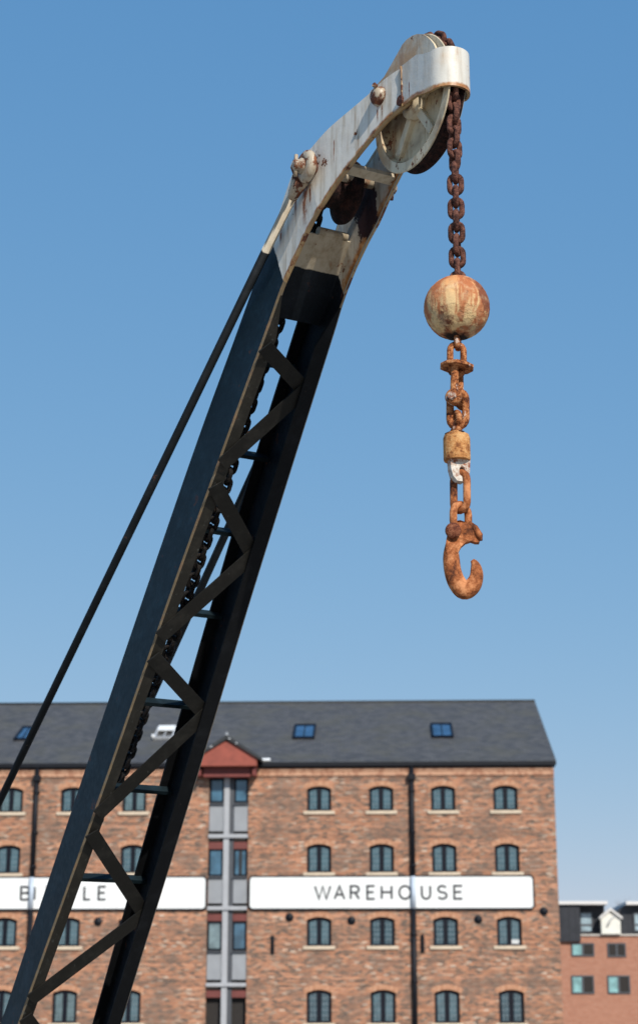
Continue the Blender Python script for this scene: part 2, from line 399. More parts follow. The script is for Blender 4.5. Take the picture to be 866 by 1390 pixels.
# tie plate and cover plate between the girders
def between(name, szs, mat, thick=.012, inset=.013, lip=False):
    m = MB(); n = len(szs); rows = []
    for i, (s, z) in enumerate(szs):
        a = Vector(szs[max(i-1,0)]); b = Vector(szs[min(i+1,n-1)]); d = (b-a).normalized(); nn = Vector((-d.y, d.x))
        h = G(s)/2 - inset; p = Vector((s,z)); q = p + nn*thick
        rows.append([J(p.x,-h,p.y), J(p.x,h,p.y), J(q.x,h,q.y), J(q.x,-h,q.y)])
    m.v = [tuple(p) for r in rows for p in r]
    for i in range(n-1):
        for k in range(4):
            l = (k+1)%4; m.f.append([i*4+k, i*4+l, (i+1)*4+l, (i+1)*4+k]); m.m.append(0); m.sm.append(False)
    for e in (0, n-1): m.f.append([e*4+k for k in range(4)]); m.m.append(0); m.sm.append(False)
    if lip: pass
    return m.build(name, mat, crane)
c0 = SZ(437, 318, 0.0); c1 = SZ(392, 432, 0.0)
cv = [tuple(Vector(c0).lerp(Vector(c1), k/6)) for k in range(7)]
between('cover_plate', cv, M_inner)
m = MB(); m.tube([J(c0[0], -.02, c0[1]+.012), J(c0[0], .125, c0[1]+.012)], .022, 14); m.build('cover_lip', M_inner, crane)
t0 = SZ(492, 214, 0.0); t1 = SZ(478, 226, 0.0)
between('tie_plate', [(-5.905, 3.475), (-5.93, 3.468), (-5.955, 3.46)], M_inner, .02, .016)
# lattice braces on the underside and cross bars on the top side
def und(z, v, off):                                    # point on the underside plane
    b, d, D = frame(station(z)); p = b - d*off; return J(p.x, v(p.x) if callable(v) else v, p.y)
LN = [SZ(X, Y, lambda s: -G(s)/2 + .02)[1] for X, Y in ((357, 458), (290, 646), (212, 877), (124, 1118))] + [.06, -.85]
RN = [SZ(X, Y, lambda s: G(s)/2 - .05)[1] for X, Y in ((397, 545), (330, 765), (262, 980), (190, 1246))] + [-.42]
seq = []
for i in range(5): seq += [('L', LN[i]), ('R', RN[i])]
for i in range(len(seq)-1):
    (A, za), (B, zb) = seq[i], seq[i+1]
    off = .007 if i % 2 else .0165
    vl = lambda s: -G(s)/2 + .028; vr = lambda s: G(s)/2 - .05; offr = -.019 if i % 2 else -.029
    # the two bars of a node stop a little apart
    za -= .05 if A == 'L' else -.004; zb += .05 if B == 'L' else -.004
    a = und(za, vl, off) if A == 'L' else und(za, vr, offr); b = und(zb, vl, off) if B == 'L' else und(zb, vr, offr)
    m = MB(); bN, dN, _ = frame(station((za+zb)/2)); nrm = Vector((dN.x, 0, dN.y)); side = (b-a).cross(nrm)
    ext = (b-a).normalized()*.02
    m.bar(a-ext, b+ext, side, .072, .008)
    m.build('lattice_brace', M_brace, crane)
for (X0, Y0) in ((352, 523), (303, 640), (268, 745), (229, 856), (183, 981), (144, 1103), (101, 1222)):
    s, z = SZ(X0, Y0, lambda s: -G(s)/2 + .06)
    st = min(ST, key=lambda q: (q[2]-s)**2 + (q[3]-z)**2); b, d, D = frame(st); p = b + d*(D-.03)
    along = Vector((-d.y, d.x)); p = p + along*((Vector((s, z))-p).dot(along))
    h = G(p.x)/2 - .014; m = MB()
    m.obox(J(p.x, 0, p.y), Vector((0, h, 0)), Vector((along.x, 0, along.y))*.010, Vector((d.x, 0, d.y))*.024)
    m.build('cross_bar', M_bar, crane)
# stay rods with eyes
def on_line(s): return 3.470 + .725*(s + 6.2)
def rod(sg, v0, v1, s1):
    m = MB(); a = Vector((pin_n[0], pin_n[1])); d = Vector((-1, -.6526)).normalized(); b = Vector((s1, on_line(s1)))
    st = a + (b-a).normalized()*.075
    m.tube([J(st.x, v0, st.y), J(b.x, v1, b.y)], .0203, 16)
    r = m.build('stay_rod', M_rod, crane)
    e = MB(); dv = (b-a).normalized()
    # forged eye: fat ring flattened across the pin
    cc = Vector((pin_n[0], pin_n[1]))
    path = []
    for k in range(24):
        t = 2*math.pi*k/24; path.append(J(cc.x + .045*math.cos(t), v0, cc.y + .045*math.sin(t)))
    e.tube(path, .031, 12, closed=True, up=(0,1,0), squash=.75)
    nb = cc + dv*.062; nc = cc + dv*.16
    e.tube([J(nb.x, v0, nb.y), J((nb.x+nc.x)/2, v0, (nb.y+nc.y)/2), J(nc.x, v0, nc.y)], [.040, .031, .0225], 14)
    e.tube([J(cc.x, v0-.02, cc.y), J(cc.x, v0+.02, cc.y)], .04, 16); e.build('rod_eye', M_eye, r)
    n = MB(); o = sg
    n.lathe(J(cc.x, v0 + o*.018, cc.y), (0, o, 0), [(.034, 0), (.034, .012), (.025, .015), (.025, .038), (.016, .044), (0, .044)], 20)
    n.tube([J(cc.x-.004, v0+o*.046, cc.y+.048), J(cc.x-.004, v0+o*.050, cc.y), J(cc.x-.01, v0+o*.046, cc.y-.05)], .009, 8)
    n.tube([J(cc.x-.022, v0+o*.044, cc.y+.03), J(cc.x-.03, v0+o*.052, cc.y), J(cc.x-.02, v0+o*.044, cc.y-.035)], .009, 8)
    n.build('castle_nut', M_eye, r)
rod(-1, -.195, -.195 - .032*5.4, -11.6)
rod(1, .195, .195 + .032*5.4, -11.6)
# crane foot, mast and winch (below and behind the frame of the photograph)
m = MB(); m.box(-.9, 1.9, -.75, .75, 0, .18); m.lathe((.5, 0, .18), (0,0,1), [(.62, 0), (.62, .16), (.5, .2), (0, .2)], 40); m.build('base_plate', M_near, crane, bevel=.01)
m = MB()
for sg in (-1, 1):
    m.bar((.95, sg*.25, .45), (-.75, sg*.30, 1.62), (0,1,0), .02, .2); m.bar((-.75, sg*.30, .38), (-.75, sg*.30, 1.68), (1,0,0), .10, .03)
    m.box(.3, 1.1, sg*.35-.012, sg*.35+.012, .38, .75)
m.tube([(-.72, -.34, 1.57), (-.72, .34, 1.57)], .03, 14)
m.build('crane_frame', M_near, crane)
m = MB(); m.lathe((.0, -.2, .75), (0,1,0), [(.0, 0), (.22, 0), (.22, .02), (.12, .03), (.12, .37), (.22, .38), (.22, .4), (0, .4)], 32); m.build('winch_drum', M_dark, crane)

# ------------------------------------------------------------------ chains
def link_mb(L=.098, Wd=.068, wire=.0115, n=10):
    """one oval link, long axis x, flat in x-y"""
    m = MB(); r = Wd/2 - wire; h = L/2 - wire - r; path = []
    for k in range(9): a = -math.pi/2 + math.pi*k/8; path.append((h + r*math.cos(a), r*math.sin(a), 0))
    for k in range(9): a = math.pi/2 + math.pi*k/8; path.append((-h + r*math.cos(a), r*math.sin(a), 0))
    m.tube(path, wire, n, closed=True, up=(0,0,1)); return m
proto_mesh = {}
def link_mesh(key, mat, **kw):
    if key not in proto_mesh:
        o = link_mb(**kw).build('chain_link', mat); me = o.data; bpy.data.objects.remove(o); proto_mesh[key] = me
    return proto_mesh[key]
def basis(x, up):
    x = Vector(x).normalized(); z = Vector(up); z = (z - x*z.dot(x)).normalized(); y = z.cross(x)
    return Matrix((x, y, z)).transposed()
hc = empty('hoist_chain', ROOT + U*(-5.2687-S0) + Vector((0,0,0)), -AZ)
hc.location = ROOT; tag(hc, 'long dark rusty hoist chain running over the crane head and down to the iron ball', 'chain')
ball_z = hit(620, 417, CH, Vector((0,1,0))).z - EYE
rc = .250; up_c = (SH[0], SH[1])
path = []
z = ball_z + .105
while z < SH[1]: path.append((-5.2687, z)); z += .02
for k in range(0, 60):
    a = math.radians(k*2.2); rk = .2513 + .026*min(1, math.sin(a)*1.3); path.append((SH[0] + rk*math.cos(a), SH[1] + rk*math.sin(a)))
ra = .105; tops = (RO[0] + ra*math.cos(math.radians(128)), RO[1] + ra*math.sin(math.radians(128)))
last = path[-1]
for ang in (105, 115, 125): path.append((RO[0] + ra*math.cos(math.radians(ang)), RO[1] + ra*math.sin(math.radians(ang))))
path += [(-6.53, 3.27)] + [SZ(X, Y, 0.0) for X, Y in ((380, 431), (352, 512), (330, 578), (304, 666), (275, 747), (243, 847), (207, 934), (166, 1051), (130, 1118), (88, 1215), (46, 1312))] + [(-9.9, -.30), (-10.6, -.75)]
def resample(P, step):
    out = []; acc = 0; nxt = 0
    for a, b in zip(P, P[1:]):
        a = Vector(a); b = Vector(b); L = (b-a).length
        while nxt <= acc + L: out.append((a.lerp(b, (nxt-acc)/L), (b-a).normalized())); nxt += step
        acc += L
    return out
pts = resample(path, .0515)
extra = MB()
for i, (p, d) in enumerate(pts):
    x = Vector((d.x, 0, d.y))
    tw = 0.0
    rad = Vector((-d.y, 0, d.x))
    hang = i < 10
    yaw = math.radians(61 - 75) if hang else 0          # hanging links turn to face the water
    A = Matrix.Rotation(yaw + math.radians(random.uniform(-6, 6)), 3, x) @ Vector((0, 1, 0)); B = Matrix.Rotation(yaw + math.radians(random.uniform(-6, 6)), 3, x) @ rad
    if hang:
        A = (Vector((math.sin(math.radians(-61)), math.cos(math.radians(-61)), 0)))  # placeholder, replaced below
        ang = math.radians(61 + 8 + random.uniform(-5, 5)); A = Vector((-math.cos(ang+math.pi/2), math.sin(ang+math.pi/2), 0)); A = Matrix.Rotation(AZ, 3, 'Z') @ Vector((math.sin(math.radians(10)), math.cos(math.radians(10)), 0))
        A = Matrix.Rotation(math.radians(random.uniform(-7, 7)), 3, 'Z') @ A; B = Vector((0,0,1)).cross(A)
    up = A if i % 2 == 0 else B
    R = basis(x, up).to_4x4(); Mx = Matrix.Translation(J(p.x, 0, p.y)) @ R
    vis = i < 99
    blk = p.x < -5.75  # links inside the jib take a darker steel colour
    if vis:
        o = bpy.data.objects.new('chain_link', link_mesh('b' if blk else 'd', M_blk if blk else M_dark)); o.matrix_local = Mx; link(o, hc)
    else:
        l = link_mb(n=6); extra.add([Mx @ Vector(v) for v in l.v], l.f, 0, True)
if extra.v: tag(extra.build('chain_run', M_blk, hc), kind='stuff')

# ------------------------------------------------------------------ ball, tackle and hook (world space, in the plane of the hanging chain)
PY0 = CH.y
def HP(X, Y, dy=0.0): p = hit(X, Y, Vector((0, PY0, 0)), Vector((0,1,0))); return Vector((p.x, PY0 + dy, p.z))
def pxm(X, Y): return (HP(X+1, Y) - HP(X, Y)).length
bc = HP(620, 417.5); br = 45.3*pxm(620, 417)*.985
ball = empty('ball_weight', bc - Vector((0,0,br)))
tag(ball, 'round cream and rust coloured iron ball weight hanging between the chain and the hook tackle', 'ball weight')
bm = bmesh.new(); bmesh.ops.create_uvsphere(bm, u_segments=96, v_segments=64, radius=br)
from mathutils import noise as mn
for v in bm.verts:
    n = v.co.normalized(); d = .0016*mn.fractal(n*5, .8, 2, 5) + .0008*mn.fractal(n*18, .8, 2, 4)
    for (hx, hy, hz, hr) in ((-.17, -.95, .18, .045), (.42, -.85, .15, .04), (.55, -.72, .42, .05)):
        q = (n - Vector((hx, hy, hz)).normalized()).length
        if q < hr: d -= .006*(1 - (q/hr)**2)
    v.co += n*d + Vector((0,0,br))
me = bpy.data.meshes.new('ball_body'); bm.to_mesh(me); bm.free()
for p in me.polygons: p.use_smooth = True
m_, t = new_mat('rusty cream ball'); c = t.coord(); X = t.xyz(c)
cream = (.72, .50, .25); run = t.noise(t.map(c, (19, 19, 3.0)), 1.0, 5, .65, .4); pat = t.noise(t.map(c, (1,1,.8), (2.3,0,1.1)), 7, 7, .66); fine = t.noise(c, 60, 6, .7)
zz = t.math('DIVIDE', X[2], 2*br)
col = t.mix(t.step(zz, .40, .90), cream, (.66, .30, .115))
col = t.mix(t.math('MULTIPLY', t.step(run, .43, .56), .9), col, (.42, .125, .045))
col = t.mix(t.math('MULTIPLY', t.step(pat, .53, .60), .9), col, (.20, .06, .028))
col = t.mix(t.step(t.math('ADD', t.math('MULTIPLY', pat, .6), t.math('MULTIPLY', fine, .4)), .60, .66), col, (.09, .035, .018))
col = t.mix(t.math('MULTIPLY', t.step(t.noise(c, 24, 5), .5, .7), .35), col, (.70, .55, .34))
under_shade = t.math('ADD', zz, t.math('MULTIPLY', t.math('SUBTRACT', t.noise(c, 22, 5), .5), .10))
col = t.mix(t.step(under_shade, .055, .02), col, (.02, .012, .010))  # shadow on the underside painted in as near black
chip = t.step(t.noise(t.map(c, (24, 24, 40)), 1.0, 6, .7), .52, .58)
t.out(col, .8, .3); t.bump(t.math('ADD', t.math('ADD', t.math('MULTIPLY', fine, .8), pat), t.math('MULTIPLY', chip, t.step(zz, .44, .25))), .7, .006)
me.materials.append(m_)
bo = bpy.data.objects.new('ball_body', me); link(bo, ball)
l = link_mb(.078, .060, .012).build('eye_lug', M_rust, ball)
l.matrix_local = Matrix.Translation(Vector((0, 0, -.012))) @ basis((0,0,1), (.95,-.2,0)).to_4x4()

tack = empty('hook_tackle', HP(623, 655))
tack_o = tack.location.copy()
tag(tack, 'rusty shackle, chain links and ochre swivel hanging below the ball and carrying the hook', 'hoisting tackle')
def TL(X, Y, dy=0.0): return HP(X, Y, dy) - tack_o
def tlink(X, Y0, Y1, wpx, yaw, wire_px, mat, lean=0.0, dy=0.0, name='chain_link'):
    a = TL(X, Y0, dy); b = TL(X + lean, Y1, dy); k = pxm(X, (Y0+Y1)/2)
    L = (b-a).length; o = link_mb(L, wpx*k, wire_px*k/2, 14).build(name, mat, tack)
    y = math.radians(yaw); nrm = Vector((math.sin(y), -math.cos(y), 0))
    o.matrix_local = Matrix.Translation((a+b)/2) @ basis(a-b, nrm).to_4x4(); return o
tlink(620, 463, 513, 27.5, 8, 9.0, M_rust)
# worn octagonal collar plate
m = MB(); pk = pxm(620, 498); c = TL(620.5, 498); poly = []
for k in range(10):
    a = 2*math.pi*k/10 + .2; r = 24*pk*random.uniform(.93, 1.05); poly.append((r*math.cos(a), r*math.sin(a)))
tilt = Matrix.Rotation(math.radians(6), 3, 'Y')
m.prism(poly, lambda x, y, d: c + tilt @ Vector((x, y, d)), -.007, .007); m.build('collar_plate', M_rust, tack, bevel=.003)
# shackle: bow down from the plate, pin across
yw = math.radians(-24); fx = Vector((math.sin(yw), -math.cos(yw), 0)); sx = Vector((math.cos(yw), math.sin(yw), 0))
top = TL(620.5, 497); pinc = TL(620.5, 543)
m = MB(); path = []; off = 15*pk*.62
for k in range(11): a = math.pi*k/10; path.append(top + fx*(off*math.cos(a)) + Vector((0,0,-.012 + .02*math.sin(a))))
path = [pinc + fx*(off*1.12) + Vector((0,0,-.01)), pinc + fx*(off*1.1) + Vector((0,0,.03))] + path + [pinc - fx*(off*1.1) + Vector((0,0,.03)), pinc - fx*(off*1.12) + Vector((0,0,-.01))]
m.tube(path, [.024, .016] + [.015]*11 + [.016, .024], 14); sk = m.build('shackle', M_rust, tack)
m = MB(); m.lathe(pinc, fx, [(0, -.062), (.022, -.062), (.022, -.045), (.014, -.045), (.014, .028), (.031, .030), (.032, .046), (.026, .053), (0, .054)], 24); m.build('shackle_pin', M_rust, sk)
m = MB(); m.lathe(pinc + fx*.054, fx, [(0, .013), (.015, .012), (.017, 0)], 6, smooth=False); m.build('pin_nut', M_lug, sk)
tlink(621.5, 527, 584, 32, -14, 10.5, M_rust)
# swivel
c = TL(620, 606); k = pxm(620, 606); m = MB()
m.lathe(c, (0,0,1), [(0, -.054), (.034, -.056), (.049, -.056), (.0505, -.050), (.0505, .030), (.046, .044), (.030, .054), (.018, .060), (.0, .06)], 32)
sw = m.build('swivel_body', M_swiv, tack)
sw.modifiers.new('es', 'EDGE_SPLIT').split_angle = math.radians(40)
m = MB(); m.tube([c + Vector((0,0,.055)), c + Vector((0,0,.078)), c + Vector((0,0,.10))], [.026, .017, .016], 14)
e = []
for q in range(16): a = 2*math.pi*q/16; e.append(c + Vector((0.026*math.cos(a)*.35, -.026*math.cos(a)*.93, .108 + .024*math.sin(a))))
m.tube(e, .0125, 10, closed=True); m.build('swivel_eye', M_rust, sw)
for q in range(4):
    m = MB(); a = math.radians(25 + 90*q); cc = c + Vector((.037*math.sin(a), -.037*math.cos(a), .047)); m.lathe(cc, Vector((.5*math.sin(a), -.5*math.cos(a), 1)), [(0, -.004), (.011, -.002), (.011, .004), (0, .004)], 12); m.build('grease_hole', M_groove, sw)
m = MB(); c2 = TL(623, 638)
outl = [(-.040, .045), (-.038, .0), (-.030, -.030), (-.015, -.048), (.012, -.050), (.030, -.036), (.036, -.01), (.040, .045)]
hole = [(.006 + .012*math.cos(a), -.010 + .019*math.sin(a)) for a in [2*math.pi*q/14 for q in range(14)]]
yl = math.radians(15)
m.prism(outl, lambda x, y, d: c2 + Vector((x*math.cos(yl) - d*math.sin(yl), x*math.sin(yl) + d*math.cos(yl), y)), -.020, .020, holes=[hole]); m.build('swivel_lug', M_lug, sw, bevel=.007)
tlink(624.5, 637, 698, 32, -38, 10.5, M_rust2, lean=.5)
tlink(625.5, 680, 727, 37, 36, 10.5, M_rust2, lean=0)
# hook
hk_o = HP(617, 722); hook = empty('lifting_hook', hk_o)
tag(hook, 'orange rusted lifting hook at the lowest end of the tackle, tip turned up', 'hook')
def HL(X, Y, dy=0.0): return HP(X, Y, dy) - hk_o
kk = pxm(625, 770)
cl = catmull([(617,728,15),(613,742,18),(612.5,757,22.5),(614.5,775,23.5),(620,790.5,25),(630,801.5,26),(641,795.5,23.5),(646.5,784,19),(646.5,773,16),(644.5,765.5,11.5),(641,760.5,6)], 6)
m = MB(); m.tube([HL(x, y) for x, y, w in cl], [w/2*kk for x, y, w in cl], 16, up=(0,1,0), squash=.8)
outl = [(607,726),(608,716),(614,709.5),(624,708),(634,710.5),(643,717),(649,726),(652,733),(650.5,737.5),(645,738),(639,735.5),(632,737.5),(626,743),(621,752),(605,752),(605,738)]
m.prism(outl, lambda x, y, d: HL(x, y) + Vector((0, d + .004*math.sin(x*.3), 0)), -.017, .017)
hb = m.build('hook_body', M_rust2, hook, bevel=.006)
m = MB(); m.lathe(HL(617, 722), Vector((-.25, -1, -.1)), [(0, -.045), (.026, -.043), (.026, -.03), (.016, -.03), (.016, .022), (.029, .024), (.0295, .034), (.024, .041), (0, .044)], 24); m.build('hook_pin', M_pin, hook)
m = MB(); m.tube([HL(636, 711, -.004), HL(644, 718, -.012), HL(650, 728, -.012), HL(651, 735, -.006)], [.011, .013, .014, .010], 12); m.build('hook_lip', M_rust2, hook)

# ------------------------------------------------------------------ warehouse
AL = math.radians(2); E_ = Vector((math.cos(AL), -math.sin(AL), 0)); NB = Vector((math.sin(AL), math.cos(AL), 0))
DB = (Vector((0,0,0)) + ray(600, 1084)*80.6).dot(NB); FP = NB*DB
def FB(X, Y, dep=0.0):
    P = hit(X, Y, NB*(DB+dep), NB); return P.dot(E_), P.z - EYE
ware = empty('brick_warehouse', FP, -AL)
tag(ware, 'long red brick warehouse with grey slate roof and rows of small arched windows', 'warehouse')
m_, t = new_mat('old mottled brick'); c = t.coord(); X = t.xyz(c)
xx = t.math('ADD', X[0], X[1])
row = t.math('FLOOR', t.math('DIVIDE', X[2], .078)); off = t.math('MULTIPLY', t.math('MODULO', row, 2), .5)
uu = t.math('ADD', t.math('DIVIDE', xx, .235), off); cell = t.comb(t.math('FLOOR', uu), row, 0)
wn = t.n('ShaderNodeTexWhiteNoise', noise_dimensions='2D'); t.set(wn, 'Vector', cell); rnd = wn.outputs[0]
pal = t.ramp(rnd, [(0, (.13, .095, .08)), (.17, (.24, .14, .10)), (.34, (.37, .17, .105)), (.52, (.46, .21, .125)), (.74, (.52, .26, .165)), (.88, (.40, .28, .21)), (.965, (.58, .45, .36))], 'CONSTANT')
lowf = t.noise(t.map(c, (1,1,1.6)), .55, 5, .62); midf = t.noise(t.map(c, (1,1,2.4)), 3.8, 5, .65)
col = t.mix(t.math('MULTIPLY', t.step(midf, .47, .60), .6), pal, (.55, .265, .15))
col = t.mix(t.math('MULTIPLY', t.step(lowf, .46, .62), .62), col, (.185, .125, .10))
col = t.mix(t.math('MULTIPLY', t.step(t.noise(t.map(c, (1,1,1.8), (4,0,7)), 2.2, 5, .7), .56, .66), .6), col, (.15, .10, .085))
col = t.mix(t.math('MULTIPLY', t.step(t.noise(t.map(c, (1,1,2.0), (9,0,0)), 4.0, 3, .6), .68, .74), .45), col, (.60, .43, .33))
fu = t.math('FRACT', uu); fz = t.math('FRACT', t.math('DIVIDE', X[2], .078))
mort = t.math('MAXIMUM', t.step(fu, .05, .02), t.step(fz, .14, .08))
col = t.mix(t.math('MULTIPLY', mort, .8), col, (.33, .27, .215))
wr = t.n('ShaderNodeTexWhiteNoise', noise_dimensions='1D'); t.set(wr, 'W', row); rv = t.math('ADD', .80, t.math('MULTIPLY', wr.outputs[0], .30))
lines = t.noise(t.map(c, (.9, .9, 11)), 1.0, 3, .6); rv = t.math('MULTIPLY', rv, t.math('ADD', .72, t.math('MULTIPLY', lines, .56)))
col = t.mix(1.0, col, t.comb(rv, rv, t.math('MULTIPLY', rv, .97)), 'MULTIPLY')
t.out(col, .9, .2); t.bump(t.math('SUBTRACT', rnd, mort), .2, .005); M_brick = m_
m_, t = new_mat('corbel brick'); c = t.coord()
t.out(t.ramp(t.noise(t.map(c, (1,1,.6)), 4.5, 5, .7), [(.3, (.40, .20, .125)), (.48, (.54, .31, .20)), (.68, (.64, .45, .34))], 'CONSTANT'), .9, .2); M_corb = m_
m_, t = new_mat('orange arch brick'); c = t.coord()
t.out(t.ramp(t.noise(c, 7, 4, .7), [(.3, (.33, .15, .09)), (.5, (.48, .24, .14)), (.66, (.60, .37, .24))]), .9, .2); M_arch = m_
m_, t = new_mat('grey slate'); c = t.coord(); br_ = t.n('ShaderNodeTexBrick'); t.set(br_, 'Vector', t.map(c, (1,1,1), (0,0,0)))
X = t.xyz(c); v2 = t.comb(X[0], t.math('MULTIPLY', X[1], 1.12), 0); t.set(br_, 'Vector', v2)
br_.inputs['Scale'].default_value = 1.0; br_.inputs['Brick Width'].default_value = .32; br_.inputs['Row Height'].default_value = .26; br_.inputs['Mortar Size'].default_value = .012
br_.inputs['Color1'].default_value = (.060, .058, .058, 1); br_.inputs['Color2'].default_value = (.102, .097, .094, 1); br_.inputs['Mortar'].default_value = (.035, .035, .036, 1)
col = t.mix(t.math('MULTIPLY', t.step(t.noise(c, .7, 5, .6), .42, .7), .5), br_.outputs[0], (.095, .086, .060))
col = t.mix(t.math('MULTIPLY', t.step(t.noise(c, 9, 4, .7), .64, .74), .25), col, (.15, .15, .15))
t.out(col, .62, .4); t.bump(br_.outputs[1], -.4, .01); M_slate = m_
M_black = plain('black painted iron', (.007, .008, .012), .55, .3, spec=.25)
M_frame = plain('near black window paint', (.006, .007, .013), .5, .2, spec=.2)
M_barw = plain('pale glazing bar', (.15, .21, .235), .5, .2)
M_sill = plain('cream stone sill', (.62, .50, .37), .85, .15, 3)
M_sign = plain('white sign paint', (.84, .84, .82), .5, .03, .8)
M_ink = plain('sign lettering paint', (.02, .022, .026), .6, .1)
M_pipew = plain('pale blue grey pipe paint', (.50, .57, .66), .5, .1)
M_gry = plain('grey cladding panel', (.30, .31, .325), .45, .08, 1.5)
M_gryl = plain('light grey steel', (.40, .405, .42), .45, .08, 2)
M_gryd = plain('dark grey steel', (.07, .075, .085), .5, .1)
M_red = plain('red oxide boarding', (.30, .068, .042), .6, .18, 2.5)
M_redm = plain('maroon board', (.16, .040, .032), .6, .15, 2.5)
M_redd = plain('dark red board', (.17, .035, .028), .6, .15, 2.5)
M_lead = plain('weathered lead', (.42, .43, .44), .6, .25, 9)
M_bird = plain('dark ridge with droppings', (.03, .032, .034), .8, .3, 4)
def glass(name, col, rough=.06, spec=.8):
    m, t = new_mat(name); c = t.coord(); f = t.noise(c, 1.7, 3)
    t.out(t.ramp(f, [(.35, tuple(x*.65 for x in col)), (.65, tuple(x*1.3 for x in col))]), rough, spec, ior=1.6)
    t.bump(t.noise(c, 3, 2), .04, .02); return m
M_glass = glass('old window glass', (.075, .15, .18))  # teal of the reflected sky is put into the pane colour
M_glass3 = glass('dim window glass', (.035, .085, .11))
M_glass4 = glass('pale window glass', (.11, .18, .19))
M_glass2 = glass('pale curtained glass', (.16, .22, .23))
M_glassb = glass('sky blue glass', (.05, .12, .18))  # bay panes, sky reflection held in their blue base colour
M_skyg = glass('rooflight glass', (.03, .075, .15))
M_int = plain('dark interior', (.02, .016, .014), .8)

COLS = [-19.72, -16.9, -14.07, -11.25, -2.84, -.03, 2.77, 5.58]
ROWS = [(10.16, 9.04), (7.57, 6.31), (4.37, 3.12), (1.25, -.15)]
EL, ER = -21.95, 7.80; ZG = -EYE; ZE = 11.02
BX0, BX1 = FB(283.5, 1100)[0], FB(337, 1100)[0]
def arch(w, h, rise, n=8, x=0, z=0):
    P = [(x - w/2, z), (x + w/2, z), (x + w/2, z + h - rise)]
    R = (w*w/4 + rise*rise)/(2*rise); cz = z + h - R; a0 = math.asin(w/2/R)
    for k in range(1, n): a = a0 - 2*a0*k/n; P.append((x + R*math.sin(a), cz + R*math.cos(a)))
    P.append((x - w/2, z + h - rise)); return P
def wl(x, z, d): return Vector((x, d, z + EYE))        # facade plane -> warehouse local
WW = 1.10
holes = []
for cx in COLS:
    for (zt, zb) in ROWS: holes.append(arch(WW, zt-zb, .13, 8, cx, zb)[::-1])
ZB1 = FB(311, 1041)[1]
nl = 4*len(ROWS)
m = MB(); m.prism([(EL, ZG-.5), (BX0, ZG-.5), (BX0, ZE), (EL, ZE)], wl, 0, .34, 0, 0, holes[:nl])
m.prism([(BX1, ZG-.5), (ER, ZG-.5), (ER, ZE), (BX1, ZE)], wl, 0, .34, 0, 0, holes[nl:])
m.box(BX0, BX1, .001, .34, ZB1+EYE, ZE+EYE)
m.build('front_wall', M_brick, ware, weld=False)
# depth of the roof from its visible end
RB = 8.2
for _ in range(40):
    e_, z_ = FB(726, 952, RB); RB = max(5, min(14, RB + ((ER+.12) - e_)*4))
zr = FB(600, 953, RB)[1]; DEP = 2*RB; 
m = MB()
m.box(EL, EL+.34, .34, DEP-.34, ZG-.5+EYE, ZE+EYE); m.box(ER-.34, ER, .34, DEP-.34, ZG-.5+EYE, ZE+EYE); m.box(EL, ER, DEP-.34, DEP, ZG-.5+EYE, ZE+EYE)
for xa in (EL, ER-.34):
    m.prism([(0, ZE), (DEP, ZE), (RB, zr-.25)], lambda y, z, d, xa=xa: Vector((xa + d, y, z + EYE)), 0, .34)
m.build('side_and_rear_walls', M_brick, ware, weld=False)
m = MB(); m.box(EL+.4, ER-.4, .7, .72, ZG+EYE, ZE+EYE-.1); m.build('dark_rooms', M_int, ware)
# roof: one folded slab
zeave = FB(600, 1034, -.14)[1]
m = MB(); y0, y1 = -.14, DEP+.14
prof = [(y0, zeave), (RB, zr), (y1, zeave), (y1, zeave-.14), (RB, zr-.16), (y0, zeave-.14)]
m.prism(prof, lambda y, z, d: Vector((d, y, z + EYE)), EL-.12, ER+.12)
roof = m.build('slate_roof', M_slate, ware, weld=False)
m = MB(); m.tube([(EL-.12, RB, zr+EYE-.02), (ER+.12, RB, zr+EYE-.02)], .11, 10); m.build('ridge_tiles', M_bird, roof)
# gutter
m = MB(); m.box(EL-.1, ER+.1, -.27, -.145, zeave-.20+EYE, zeave-.02+EYE); m.box(EL-.06, ER+.06, -.13, -.02, zeave-.26+EYE, zeave-.16+EYE); m.build('gutter', M_black, ware)
m = MB(); 
for (xa, xb) in ((EL, BX0-.02), (BX1+.02, ER)):
    m.box(xa, xb, -.06, -.003, 10.62+EYE, 10.84+EYE); m.box(xa, xb, -.10, -.003, 10.845+EYE, 10.96+EYE)
m.build('corbel_course', M_corb, ware)
